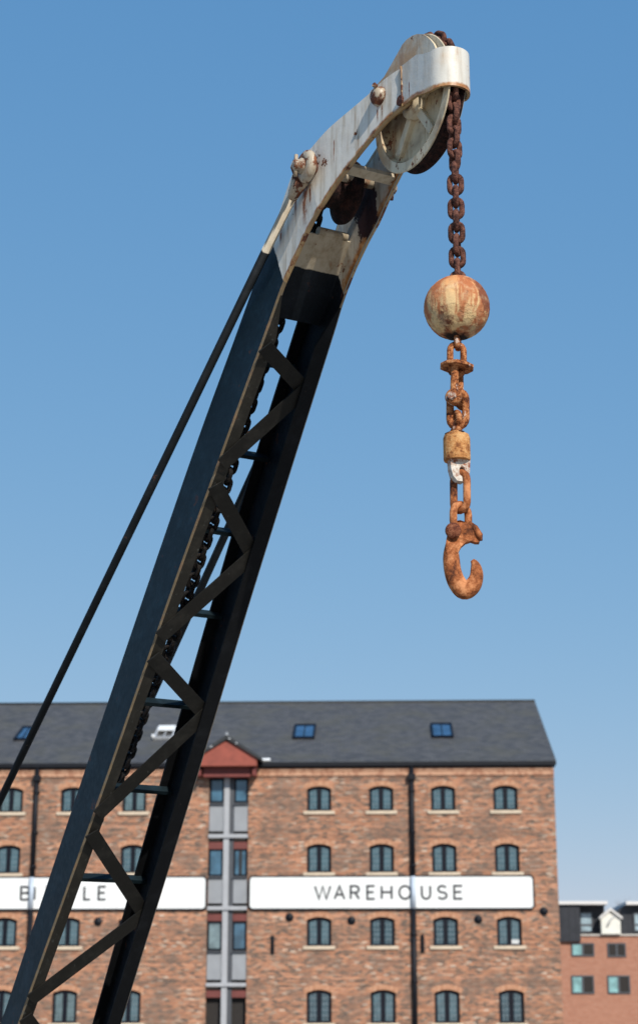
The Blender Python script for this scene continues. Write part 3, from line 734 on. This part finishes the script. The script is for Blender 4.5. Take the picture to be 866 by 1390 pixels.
# rooflights: flat units on the slope
SN = Vector((0, -(zr-zeave), (RB-y0))).normalized(); SLP = Vector((0, RB-y0, zr-zeave)).normalized()
WM = Matrix.Translation(FP) @ Matrix.Rotation(-AL, 4, 'Z'); WI = WM.inverted()
def on_slope(X, Y):
    p = WM @ Vector((0, y0, zeave+EYE)); n = (WM.to_3x3() @ SN); return WI @ hit(X, Y, p, n)
for i, (X0, X1, Ya, Yb) in enumerate(((397, 427, 986, 1004), (586, 616, 984.5, 1002.5), (18, 40, 989, 1006), (208, 235, 989, 1004))):
    a = on_slope(X0, Yb); b = on_slope(X1, Yb); cT = on_slope(X0, Ya)
    w = (b-a).x; h = (cT-a).dot(SLP); cen = a + Vector((w/2, 0, 0)) + SLP*(h/2)
    m = MB(); fr = .10
    for sx_ in (-1, 1): m.obox(cen + Vector((sx_*(w/2-fr/2), 0, 0)) + SN*.05, Vector((fr/2,0,0)), SLP*(h/2), SN*.07)
    for sy_ in (-1, 1): m.obox(cen + SLP*(sy_*(h/2-fr/2)) + SN*.05, Vector((w/2-fr,0,0)), SLP*(fr/2), SN*.069)
    m.obox(cen + SN*.05, Vector((.02,0,0)), SLP*(h/2-fr), SN*.05)
    rl = m.build('rooflight', M_frame if i != 3 else M_lead, ware)
    m = MB(); 
    if i == 3:      # propped open; the light on its sash is painted in as white
        ax = Matrix.Rotation(math.radians(26), 3, 'X'); m.obox(cen + SN*.16 + SLP*h*.22, Vector((w/2-.08,0,0)), SLP*(h*.20), SN*.03); m.build('open_sash', M_sign, rl); rl['label'] = 'rooflight propped open with pale sash'
        m = MB(); m.tube([cen + Vector((-w/2+.0,0,0)) + SN*.06 - SLP*(h/2+.1), cen + Vector((-w/2+.0,0,0)) + SN*.26 - SLP*(h/2+.1)], .07, 8); m.build('vent_cowl', M_sign, rl)
    else:
        m.obox(cen + SN*.045, Vector((w/2-fr,0,0)), SLP*(h/2-fr), SN*.02); m.build('pane', M_skyg, rl)
# windows: built per row height, then placed
def inset(P, cx, zb, w, h, rise, k): return arch(w-2*k, h-2*k, rise*.9, 8, cx, zb+k)
for ri, (zt, zb) in enumerate(ROWS):
    h = zt - zb; w = WW - .01
    fm = MB(); O = arch(w, h-.005, .13, 8); I = arch(w-.23, h-.21, .10, 8, 0, .09)
    def loc(x, z, d): return Vector((x, d, z))
    fm.prism(O, loc, .12, .20, 0, 0, [I[::-1]])
    fm.box(-.10, .10, .117, .20, .085, h-.095)
    fb = MB()
    for sx_ in (-1, 1):
        xa, xb = (.075, w/2-.075) if sx_ > 0 else (-(w/2-.075), -.075)
        for k in (1, 2): xk = xa + (xb-xa)*k/3; fb.box(xk-.011, xk+.011, .128, .15, .07, h-.11)
        nr = 5 if ri else 4
        for k in range(1, nr): zk = .07 + (h-.17)*k/nr; fb.box(xa, xb, .130, .148, zk-.011, zk+.011)
    pm = MB(); pm.prism(arch(w-.06, h-.06, .12, 8, 0, .03), loc, .156, .166)
    sm = MB(); sm.box(-.71, .71, -.09, .115, -.15, -.003)
    am = MB(); R = (w*w/4 + .13**2)/(.26); a0 = math.asin(w/2/R)*1.13; cz = h-R; P = []
    for k in range(11): a = -a0 + 2*a0*k/10; P.append(((R+.005)*math.sin(a), cz + (R+.005)*math.cos(a)))
    for k in range(11): a = a0 - 2*a0*k/10; P.append(((R+.23)*math.sin(a), cz + (R+.23)*math.cos(a)))
    am.prism(P, loc, -.006, .05)
    M0 = [fm.build('window', M_frame), fb.build('glazing_bars', M_barw), pm.build('pane', M_glass), sm.build('sill', M_sill, bevel=.01), am.build('brick_arch', M_arch)]
    for ci, cx in enumerate(COLS):
        f0 = M0[0].copy(); f0.location = (cx, 0, zb+EYE); COL.objects.link(f0); f0.parent = ware
        for q in M0[1:]:
            g_ = q.copy(); COL.objects.link(g_); g_.parent = f0
            if q.name.startswith('pane'):
                vk = (ri*5 + ci*3 + ci*ci) % 7
                if vk in (1, 4): g_.data = q.data.copy(); g_.data.materials[0] = M_glass3 if vk == 1 else M_glass4
        if (ri, ci) == (2, 7) :
            bl = MB(); bl.box(.1, .46, .149, .1545, .06, .30); bl.build('pale_blind', M_sign, f0); f0['label'] = 'arched window with a pale patch in its right casement'
    for q in M0: bpy.data.objects.remove(q)
# bay of stacked windows
xc = (BX0+BX1)/2; P0, P1 = FB(304, 1100)[0], FB(318, 1100)[0]
def zf(Y): return FB(311, Y)[1] + EYE
m = MB(); m.box(P0, P1-.22, .0, .30, EYE+ZG, zf(1057)); m.build('bay_post', M_gryl, ware)
m = MB(); m.box(P1-.215, P1-.02, .10, .30, EYE+ZG, zf(1057)); m.build('bay_post', M_gryd, ware)
m = MB(); m.box(BX0, BX1, .331, .345, EYE+ZG, zf(1041)); m.build('bay_backing', M_int, ware)
def bay_level(Yw0, Yw1, Yl, Yp1, red, pales=()):
    for side, (xa, xb) in enumerate(((BX0+.02, P0-.01), (P1-.01, BX1-.02))):
        z1, z0 = zf(Yw0), zf(Yw1); m = MB(); f = .075
        m.box(xa, xa+f, .10, .20, z0, z1); m.box(xb-f, xb, .10, .20, z0, z1); m.box(xa+f, xb-f, .10, .20, z1-.06, z1); m.box(xa+f, xb-f, .10, .20, z0, z0+.05)
        wf = m.build('bay_window', M_frame, ware)
        m = MB(); m.box(xa+f, xb-f, .15, .17, z0+.05, z1-.06); gm = M_glassb if side not in pales else M_glass2
        m.build('pane', gm, wf)
        if (side, red) == (1, 1):
            m = MB(); m.box((xa+xb)/2-.05, (xa+xb)/2+.06, .08, .148, z0+.05, z1-.06); m.build('door_stile', M_gryl, wf); wf.children[0].data.materials[0] = M_int
        m = MB(); m.box(xa, xb, .06, .20, zf(Yp1), zf(Yl+3)); m.build('bay_panel', M_gry, ware, bevel=.01)
        m = MB(); m.box(xa, xb, -.04, -.01, zf(Yl+2), zf(Yl-.3)); m.box(xa, xb, -.01, .09, zf(Yl+1), zf(Yl)); m.build('handrail', M_gryd, ware)
    m = MB(); m.box(BX0+.01, BX1-.01, -.08, -.012, zf(Yp1+10)+.03, zf(Yp1+4)); m.build('bay_ledge', M_gryl, ware)
    for (xa, xb) in ((BX0+.02, P0-.01), (P1-.01, BX1-.02)):
        m = MB(); m.box(xa, xb, .05, .22, zf(Yp1+24), zf(Yp1+14.5)); m.build('red_lintel', M_redm, ware)
bay_level(1057.5, 1089, 1091, 1129, 0)
bay_level(1153, 1189, 1190.5, 1227, 1)
bay_level(1252, 1290, 1292, 1331, 2, (0,))
# gabled hood over the bay
hy = -.95; a = FB(266, 1039, hy)[0]; b = FB(348.5, 1039, hy)[0]; ap = FB(306.5, 1006, hy); zbm = FB(306, 1040, hy)[1]; zs = FB(306, 1027, hy)[1]; am_ = (a+b)/2
m = MB(); m.prism([(a, zbm), (b, zbm), (b, zs), (am_, ap[1]), (a, zs)], wl, hy, 2.2); hood = m.build('gable_hood', M_red, ware)
m = MB(); m.box(a+.30, b-.30, -.55, -.01, zf(1057), zbm+EYE-.004); m.build('hood_soffit', M_redd, hood)
for sg in (-1, 1):
    x0 = am_; x1 = (a if sg < 0 else b) + sg*.24; zt = ap[1]+.26; zl = zs - .10; m = MB()
    m.prism([(x0, zt), (x1, zl), (x1, zl-.13), (x0, zt-.20)] if sg > 0 else [(x0, zt), (x0, zt-.20), (x1, zl-.13), (x1, zl)], wl, hy-.12, 2.9)
    m.build('hood_roof', M_bird, hood)
    m = MB(); q = 9
    for k in ((3, 6) if sg < 0 else (0, 2)):
        tt = (k+.6)/q + random.uniform(-.05, .05); xq = x0 + (x1-x0)*tt; zq = zt + (zl-zt)*tt
        m.box(xq-.04*random.uniform(.6,1.8), xq+.04, hy-.135, hy-.118, zq-.12+EYE, zq-.06+EYE)
    m.build('bird_droppings', M_lead, hood)
    m = MB(); xbk = (a if sg < 0 else b) - sg*.13; m.box(xbk-.09, xbk+.09, -.75, -.01, zbm-.42+EYE, zbm-.004+EYE); m.build('hood_bracket', M_redd, hood, bevel=.02)
m = MB(); m.lathe(wl(am_, ap[1]+.16, hy-.02), (0,0,1), [(.10, 0), (.06, .10), (.05, .14), (.02, .22), (0, .24)], 12); m.build('finial', M_lead, hood)
m = MB(); p = on_slope(361, 1033); m.obox(p + SN*.05, Vector((.20,0,0)), SLP*.14, SN*.04); m.build('lead_flashing', M_sign, hood, bevel=.03)
# downpipes
for i, (Xp, ) in enumerate(((51.5,), (558.5,))):
    e = FB(Xp, 1045)[0]; m = MB(); r = .11
    zt = zeave-.2+EYE
    for (za, zb_) in ((zt, 6.12+EYE), (4.72+EYE, .0)):
        m.tube([(e, -.13, za), (e, -.13, zb_)], r, 14)
    m.box(e-.17, e+.17, -.30, -.02, zt-.62, zt-.36)
    for zz_ in (9.9, 8.1, 6.6, 3.6, 1.6): m.lathe((e, -.13, zz_+EYE-.05), (0,0,1), [(r, 0), (r+.025, .005), (r+.025, .10), (r, .105)], 14); m.box(e-.14, e+.14, -.06, -.004, zz_+EYE-.05, zz_+EYE+.05)
    dp = m.build('downpipe', M_black, ware)
    m = MB(); m.tube([(e, -.215, 6.118+EYE), (e, -.215, 4.722+EYE)], r, 14); m.build('pale_pipe_length', M_pipew, dp)
# iron tie plates and small wall vents
for (Xp, Yp) in ((393, 1246), (477, 1250.5), (649, 1249), (738, 1238), (133, 1252)):
    e, z = FB(Xp, Yp); m = MB(); m.lathe((e, -.004, z+EYE), (0,-1,0), [(.19, -.02), (.19, .02), (.17, .035), (.06, .05), (.04, .08), (0, .085)], 24); m.build('tie_plate_disc', M_black, ware)
for (Xp, Yp) in ((370, 1284), (573.5, 1282)):
    e, z = FB(Xp, Yp); m = MB(); m.box(e-.08, e+.08, -.07, -.003, z-.38+EYE, z+.38+EYE); m.tube([(e, -.09, z-.30+EYE), (e, -.09, z+.44+EYE)], .035, 10); m.build('wall_bracket', M_black, ware, bevel=.02)

# ------------------------------------------------------------------ signs on the warehouse wall
def strokes(ch):
    """centre lines of a thin capital letter in a unit box"""
    def arc(cx, cy, rx, ry, a0, a1, n=14): return [(cx + rx*math.cos(math.radians(a0 + (a1-a0)*k/n)), cy + ry*math.sin(math.radians(a0 + (a1-a0)*k/n))) for k in range(n+1)]
    return {'W': [[(0,1),(.26,0),(.5,.98),(.74,0),(1,1)]], 'A': [[(0,0),(.5,1),(1,0)], [(.19,.34),(.81,.34)]],
        'R': [[(0,0),(0,1),(.6,1)] + arc(.6,.75,.36,.25,90,-90,10) + [(0,.5)], [(.5,.5),(1,0)]],
        'E': [[(1,1),(0,1),(0,0),(1,0)], [(0,.52),(.88,.52)]], 'H': [[(0,0),(0,1)], [(1,0),(1,1)], [(0,.52),(1,.52)]],
        'O': [arc(.5,.5,.5,.5,0,360,32)], 'U': [[(0,1),(0,.36)] + arc(.5,.36,.5,.36,180,360,14) + [(1,1)]],
        'S': [arc(.5,.75,.44,.25,25,270,14)[:-1] + arc(.5,.25,.48,.25,90,-155,14)],
        'B': [[(0,0),(0,1),(.55,1)] + arc(.55,.76,.36,.24,90,-90,10) + [(0,.52)], [(.55,.52)] + arc(.58,.26,.42,.26,90,-90,10) + [(0,0)]],
        'I': [[(.5,0),(.5,1)]], 'D': [[(0,0),(0,1),(.45,1)] + arc(.45,.5,.55,.5,90,-90,16) + [(0,0)]], 'L': [[(0,1),(0,0),(1,0)]]}[ch]
def ribbon(m, pts, wd, y0, y1, closed=False):
    P = [Vector(p) for p in pts]; P = [p for i, p in enumerate(P) if i == 0 or (p - P[i-1]).length > 1e-4]; n = len(P); L = []
    if (P[0]-P[-1]).length < 1e-4: closed = True; P = P[:-1]; n -= 1
    for i in range(n):
        a = P[i-1] if (i > 0 or closed) else None; b = P[(i+1) % n] if (i < n-1 or closed) else None
        d1 = (P[i]-a).normalized() if a is not None else (b-P[i]).normalized(); d2 = (b-P[i]).normalized() if b is not None else d1
        n1 = Vector((-d1.y, d1.x)); n2 = Vector((-d2.y, d2.x)); q = (n1+n2); q = q.normalized() if q.length > 1e-6 else n1
        k = 1/max(.5, q.dot(n1)); L.append((P[i] + q*wd/2*k, P[i] - q*wd/2*k))
    for i in range(n if closed else n-1):
        j = (i+1) % n; a, b = L[i]; c, d = L[j]
        vs = [(a.x,y0,a.y),(b.x,y0,b.y),(d.x,y0,d.y),(c.x,y0,c.y),(a.x,y1,a.y),(b.x,y1,b.y),(d.x,y1,d.y),(c.x,y1,c.y)]
        m.add(vs, [(3,2,1,0),(4,5,6,7),(0,1,5,4),(2,3,7,6)])
def rrect(x0, x1, z0, z1, r, n=5):
    P = []
    for (cx, cz, a0) in ((x1-r, z0+r, -90), (x1-r, z1-r, 0), (x0+r, z1-r, 90), (x0+r, z0+r, 180)):
        for k in range(n+1): a = math.radians(a0 + 90*k/n); P.append((cx + r*math.cos(a), cz + r*math.sin(a)))
    return P
def sign(x0, x1, label, letters):
    z0, z1 = 4.745, 6.10; root = empty('warehouse_sign', WM @ Vector(((x0+x1)/2, -.1, z0+EYE)), -AL); tag(root, label, 'sign', 'white name boards on the warehouse')
    cx = (x0+x1)/2; f = lambda x, z, d: Vector((x - cx, d + .1, z - z0))
    m = MB(); m.prism(rrect(x0, x1, z0, z1, .14), f, -.115, -.01); m.build('board', M_sign, root)
    m = MB(); m.prism(rrect(x0-.075, x1+.075, z0-.075, z1+.075, .20), f, -.105, -.012, holes=[rrect(x0+.004, x1-.004, z0+.004, z1-.004, .17)[::-1]]); m.build('board_edge', M_black, root)
    for ch, (Xa, Xb) in letters:
        a = FB(Xa, 1212, -.12)[0]; b = FB(Xb, 1212, -.12)[0]; zb_ = FB(500, 1222.8)[1]; zt_ = FB(500, 1202.3)[1]
        m = MB(); wd = .098
        for k, stp in enumerate(strokes(ch)):
            pts = [(a + wd/2 + (b-a-wd)*p[0] - cx, zb_ + wd/2 + (zt_-zb_-wd)*p[1] - z0) for p in stp]
            ribbon(m, pts, wd, -.022 - .002*k, -.0155 + .0)
        m.build('letter', M_ink, root, weld=False)
sign(FB(339.5, 1212)[0], FB(723, 1212)[0], 'long white board reading WAREHOUSE on the brick wall to the right of the grey bay', [('W',(426,450)),('A',(452.5,469)),('R',(474.5,489)),('E',(497,510)),('H',(516.5,533)),('O',(540.5,559)),('U',(571,585.5)),('S',(592.5,608)),('E',(615,629))])
sign(EL+.75, FB(279, 1212)[0], 'long white board reading BIDDLE on the brick wall behind the crane jib', [('B',(27,42)),('I',(44.5,49.5)),('D',(62,78)),('D',(87,103)),('L',(113,124)),('E',(132.5,145))])

# ------------------------------------------------------------------ modern block on the right
MD = 34.0
flat = empty('modern_apartment_block', WM @ Vector((9.5, MD, 0)), -AL)
tag(flat, 'modern block with dark metal upper storey over red brick, beyond the warehouse end', 'apartment building')
def QB(X, Y, d=0): e, z = FB(X, Y, MD+d); return e-9.5, z+EYE
m_, t = new_mat('dark standing seam cladding'); c = t.coord(); X = t.xyz(c)
fr = t.math('FRACT', t.math('DIVIDE', X[0], .42)); k = t.step(fr, .10, .04)
t.out(t.mix(k, t.ramp(t.noise(c, 2, 4), [(.3, (.016, .018, .024)), (.7, (.028, .030, .038))]), (.012, .013, .016)), .55, .4); t.bump(k, .5, .03); M_clad = m_
m_, t = new_mat('smooth red brick'); c = t.coord(); b_ = t.n('ShaderNodeTexBrick'); X = t.xyz(c); t.set(b_, 'Vector', t.comb(X[0], X[2], 0)); b_.inputs['Scale'].default_value = 1; b_.inputs['Brick Width'].default_value = .24; b_.inputs['Row Height'].default_value = .08; b_.inputs['Mortar Size'].default_value = .008
b_.inputs['Color1'].default_value = (.36, .145, .09, 1); b_.inputs['Color2'].default_value = (.44, .20, .13, 1); b_.inputs['Mortar'].default_value = (.40, .27, .2, 1)
t.out(b_.outputs[0], .85, .2); M_nbrick = m_
M_coping = plain('pale stone coping', (.55, .51, .46), .7, .1)
M_trim = plain('white fascia', (.72, .69, .66), .6, .06)
xl, _ = QB(748, 1250); xr, _ = QB(1010, 1250); zc = QB(800, 1269)[1]; ztop = QB(800, 1229)[1]; xs = QB(788, 1280)[0]; zs2 = QB(775, 1279)[1]
m = MB(); m.box(xl+.1, xr, .0, 12, 0, zc-.10); m.build('brick_storeys', M_nbrick, flat)
m = MB(); m.box(xs+.01, xr+.02, -.10, .4, zc-.098, zc); m.build('coping', M_coping, flat)
xa1 = QB(822, 1240)[0]; xb0 = QB(838, 1240)[0]
m = MB(); m.box(xl, xs, -.25, 8, zs2, ztop); m.box(xs, xa1, .6, 8, zc+.003, ztop-.004); m.build('dark_upper_storey', M_clad, flat)
xk = QB(849, 1230)[0]; zk = QB(838, 1238)[1]
m = MB(); m.prism([(xb0, zc+.004), (xr, zc+.004), (xr, ztop), (xk, ztop), (xb0, zk)], lambda x, z, d: Vector((x, d, z)), .6, 8); m.build('dark_upper_storey', M_clad, flat)
m = MB(); m.box(xl-.1, xa1+.1, -.45, 8.2, ztop+.003, ztop+.20); m.box(QB(850,1230)[0], xr+.1, -.1, 8.2, ztop+.003, ztop+.20); m.build('roof_fascia', M_trim, flat)
def fwin(X0, X1, Y0, Y1, y, pan, split=None):
    a, z1 = QB(X0, Y0); b, z0 = QB(X1, Y1); f = .09; m = MB()
    m.box(a, a+f, y-.05, y+.1, z0, z1); m.box(b-f, b, y-.05, y+.1, z0, z1); m.box(a+f, b-f, y-.05, y+.1, z0, z0+f); m.box(a+f, b-f, y-.05, y+.1, z1-f, z1)
    if split == 'h': zm = z0 + (z1-z0)*.36; m.box(a+f, b-f, y-.04, y+.09, zm-.06, zm+.06)
    if split == 'v': xm = (a+b)/2; m.box(xm-.06, xm+.06, y-.04, y+.09, z0+f, z1-f)
    w_ = m.build('window', M_gryd, flat)
    if split == 'v':
        m = MB(); m.box(a+f, (a+b)/2-.06, y-.02, y-.005, z0+f, z1-f); m.build('pane', pan, w_); m = MB(); m.box((a+b)/2+.06, b-f, y-.02, y-.005, z0+f, z1-f); m.build('pane', M_int, w_)
    else: m = MB(); m.box(a+f, b-f, y-.02, y-.005, z0+f, z1-f); m.build('pane', pan, w_)
M_pale = glass('pale blue window', (.30, .40, .45), .2); M_teal = glass('teal window', (.22, .42, .42), .2)
fwin(787.5, 806.5, 1238, 1266, .55, M_pale, 'h'); fwin(775, 807, 1281, 1299, -.02, M_teal, 'v'); fwin(824, 850, 1281, 1300, -.02, M_int, 'v'); fwin(861, 880, 1239, 1265, .55, M_pale, 'h')
fwin(775, 807, 1325, 1350, -.02, M_teal, 'v'); fwin(824, 856, 1325, 1350, -.02, M_teal, 'v'); fwin(890, 922, 1281, 1300, -.02, M_teal, 'v')
# white gabled dormer sitting on the parapet
ga, _ = QB(816, 1268); gb, _ = QB(842, 1268); gz = zc+.003; gs = QB(829, 1247)[1]; gp = QB(829, 1237)[1]; gm_ = (ga+gb)/2; lf = lambda x, z, d: Vector((x, d, z))
m = MB(); m.prism([(ga, gz), (gb, gz), (gb, gs), (gm_, gp), (ga, gs)], lf, -.3, .59); dm = m.build('white_dormer', plain('white boarding', (.78, .76, .68), .6, .08, 2), flat)
for sg in (-1, 1):
    m = MB(); xe = (ga if sg < 0 else gb) + sg*.12; pl = [(gm_, gp+.16), (xe, gs+.04), (xe, gs-.10), (gm_, gp+.0)]; m.prism(pl if sg > 0 else pl[::-1], lf, -.48, .58); m.build('dormer_roof', M_trim, dm)
m = MB(); m.tube([(gm_-.25, -.33, gs-.55), (gm_, -.33, gs-.1), (gm_+.30, -.33, gs+.10)], .05, 8); m.build('hoist_bracket', M_lead, dm)

# bare winter trees far behind the block
def bare_tree(name, base, H, seed, lbl):
    rnd_ = random.Random(seed); r = empty(name, base); tag(r, lbl, 'tree', 'bare trees behind the modern block')
    tr = MB(); tr.tube([(0,0,0), (.1,0,H*.25), (0,.1,H*.45)], [.26, .20, .15], 10); tr.build('trunk', M_bark, r)
    cr = MB()
    def grow(p, d, L, rad, lev):
        q = p + d*L; mid = p.lerp(q, .5) + Vector((rnd_.uniform(-1,1), rnd_.uniform(-1,1), 0))*L*.06
        cr.tube([p, mid, q], [rad, rad*.85, rad*.6], 5 if lev > 2 else 3, caps=False)
        if lev == 0: return
        for k in range(rnd_.choice((3, 3, 4)) if lev > 1 else 3):
            dd = (d + Vector((rnd_.uniform(-1,1), rnd_.uniform(-1,1), rnd_.uniform(-.1,.8)))*.62).normalized()
            grow(p.lerp(q, rnd_.uniform(.55, 1)), dd, L*rnd_.uniform(.62, .82), rad*.55, lev-1)
    for k in range(5):
        a = k*1.3 + rnd_.random(); grow(Vector((0, 0, H*(.28+.04*k))), Vector((math.cos(a)*.6, math.sin(a)*.6, 1)).normalized(), H*.20, .10, 4)
    cr.build('crown', M_bark, r, weld=False, solidrecalc=False)
M_bark = plain('grey winter bark', (.16, .13, .11), .9, .2)
for i, (Xp, Yt, dist, lb) in enumerate(((832, 1206, 160, 'bare winter tree showing faintly just behind the white gabled dormer'), (905, 1212, 165, 'bare winter tree rising behind the right part of the modern block'))):
    P = hit(Xp, 1300, Vector((0, dist, 0)), Vector((0,1,0))); T = hit(Xp, Yt, Vector((0, dist, 0)), Vector((0,1,0)))
    bare_tree('bare_tree', (P.x, dist, 0), T.z, 11+i*5, lb)

# ------------------------------------------------------------------ ground, basin, water
m = MB(); prof = [(-400, 0), (14.2, 0), (14.2, -4), (66, -4), (66, 0), (6000, 0)]
vs = []
for (y, z) in prof: vs += [(-4000, y, z), (4000, y, z)]
m.add(vs, [(2*i, 2*i+1, 2*i+3, 2*i+2) for i in range(len(prof)-1)])
m_, t = new_mat('quay paving'); c = t.coord(); b_ = t.n('ShaderNodeTexBrick'); t.set(b_, 'Vector', c); b_.inputs['Scale'].default_value = 1; b_.inputs['Brick Width'].default_value = .9; b_.inputs['Row Height'].default_value = .6; b_.inputs['Mortar Size'].default_value = .012
b_.inputs['Color1'].default_value = (.32, .29, .25, 1); b_.inputs['Color2'].default_value = (.40, .36, .31, 1); b_.inputs['Mortar'].default_value = (.12, .11, .10, 1)
t.out(t.mix(t.step(t.noise(c, .6, 5), .4, .7), b_.outputs[0], (.22, .20, .18)), .85, .3)
gr = m.build('ground', m_, solidrecalc=False); tag(gr, kind='structure')
m = MB()
for y0_ in (13.6, 66.0): m.box(-300, 300, y0_, y0_+.6, -.02, .10)
tag(m.build('quay_kerb', M_coping), kind='structure')
m = MB(); m.add([(-4000, 14.21, -1.3), (4000, 14.21, -1.3), (4000, 65.99, -1.3), (-4000, 65.99, -1.3)], [(0,1,2,3)])
m_, t = new_mat('dock water'); c = t.coord(); t.out((.012, .022, .022), .06, .5, ior=1.33); t.bump(t.noise(t.map(c, (1, 1.6, 1)), 1.4, 5, .6), .25, .08)
tag(m.build('water', m_, solidrecalc=False), kind='structure')

# ------------------------------------------------------------------ light, sky, camera
SUN_AZ, SUN_EL = math.radians(180-23), math.radians(36)     # clockwise from +Y
sd = Vector((math.sin(SUN_AZ)*math.cos(SUN_EL), math.cos(SUN_AZ)*math.cos(SUN_EL), math.sin(SUN_EL)))
ld = bpy.data.lights.new('sun', 'SUN'); ld.energy = 4.5; ld.angle = math.radians(.5); ld.color = (1, .94, .85)
lo = bpy.data.objects.new('sun', ld); lo.rotation_euler = sd.to_track_quat('Z', 'Y').to_euler(); lo.location = (20, -30, 40); COL.objects.link(lo)
w = bpy.data.worlds.new('World'); SC.world = w; w.use_nodes = True; nt = w.node_tree; nt.nodes.clear()
sk_ = nt.nodes.new('ShaderNodeTexSky'); sk_.sky_type = 'NISHITA'; sk_.sun_disc = False; sk_.sun_elevation = SUN_EL; sk_.sun_rotation = SUN_AZ
sk_.air_density = 1.0; sk_.dust_density = 0; sk_.ozone_density = 3; sk_.altitude = 0
bg = nt.nodes.new('ShaderNodeBackground'); bg.inputs[1].default_value = .13; wo = nt.nodes.new('ShaderNodeOutputWorld')
sep = nt.nodes.new('ShaderNodeSeparateColor'); cmb = nt.nodes.new('ShaderNodeCombineColor'); nt.links.new(sk_.outputs[0], sep.inputs[0])
for i, (ga, aa) in enumerate(((.773, .565), (.45, .572), (.257, .698))):       # grade of the sky colour, channel by channel
    a1 = nt.nodes.new('ShaderNodeMath'); a1.operation = 'MULTIPLY'; a1.inputs[1].default_value = .13; nt.links.new(sep.outputs[i], a1.inputs[0])
    a2 = nt.nodes.new('ShaderNodeMath'); a2.operation = 'POWER'; a2.inputs[1].default_value = ga; nt.links.new(a1.outputs[0], a2.inputs[0])
    a3 = nt.nodes.new('ShaderNodeMath'); a3.operation = 'MULTIPLY'; a3.inputs[1].default_value = aa/.13; nt.links.new(a2.outputs[0], a3.inputs[0]); nt.links.new(a3.outputs[0], cmb.inputs[i])
nt.links.new(cmb.outputs[0], bg.inputs[0]); nt.links.new(bg.outputs[0], wo.inputs[0])
cam = bpy.data.cameras.new('camera'); co = bpy.data.objects.new('camera', cam); COL.objects.link(co); SC.camera = co
co.location = (0, 0, EYE); co.rotation_euler = (math.pi/2 + TH, 0, 0)
cam.sensor_fit = 'HORIZONTAL'; cam.sensor_width = 24; cam.lens = FPX/866*24; cam.shift_y = -45/866
cam.clip_start = .1; cam.clip_end = 9000
cam.dof.use_dof = True; cam.dof.focus_distance = 7.2; cam.dof.aperture_fstop = 4.5
SC.view_settings.view_transform = 'Standard'; SC.view_settings.look = 'None'; SC.view_settings.exposure = 0; SC.view_settings.gamma = 1; SC.view_settings.use_curve_mapping = False
SC.cycles.use_denoising = True
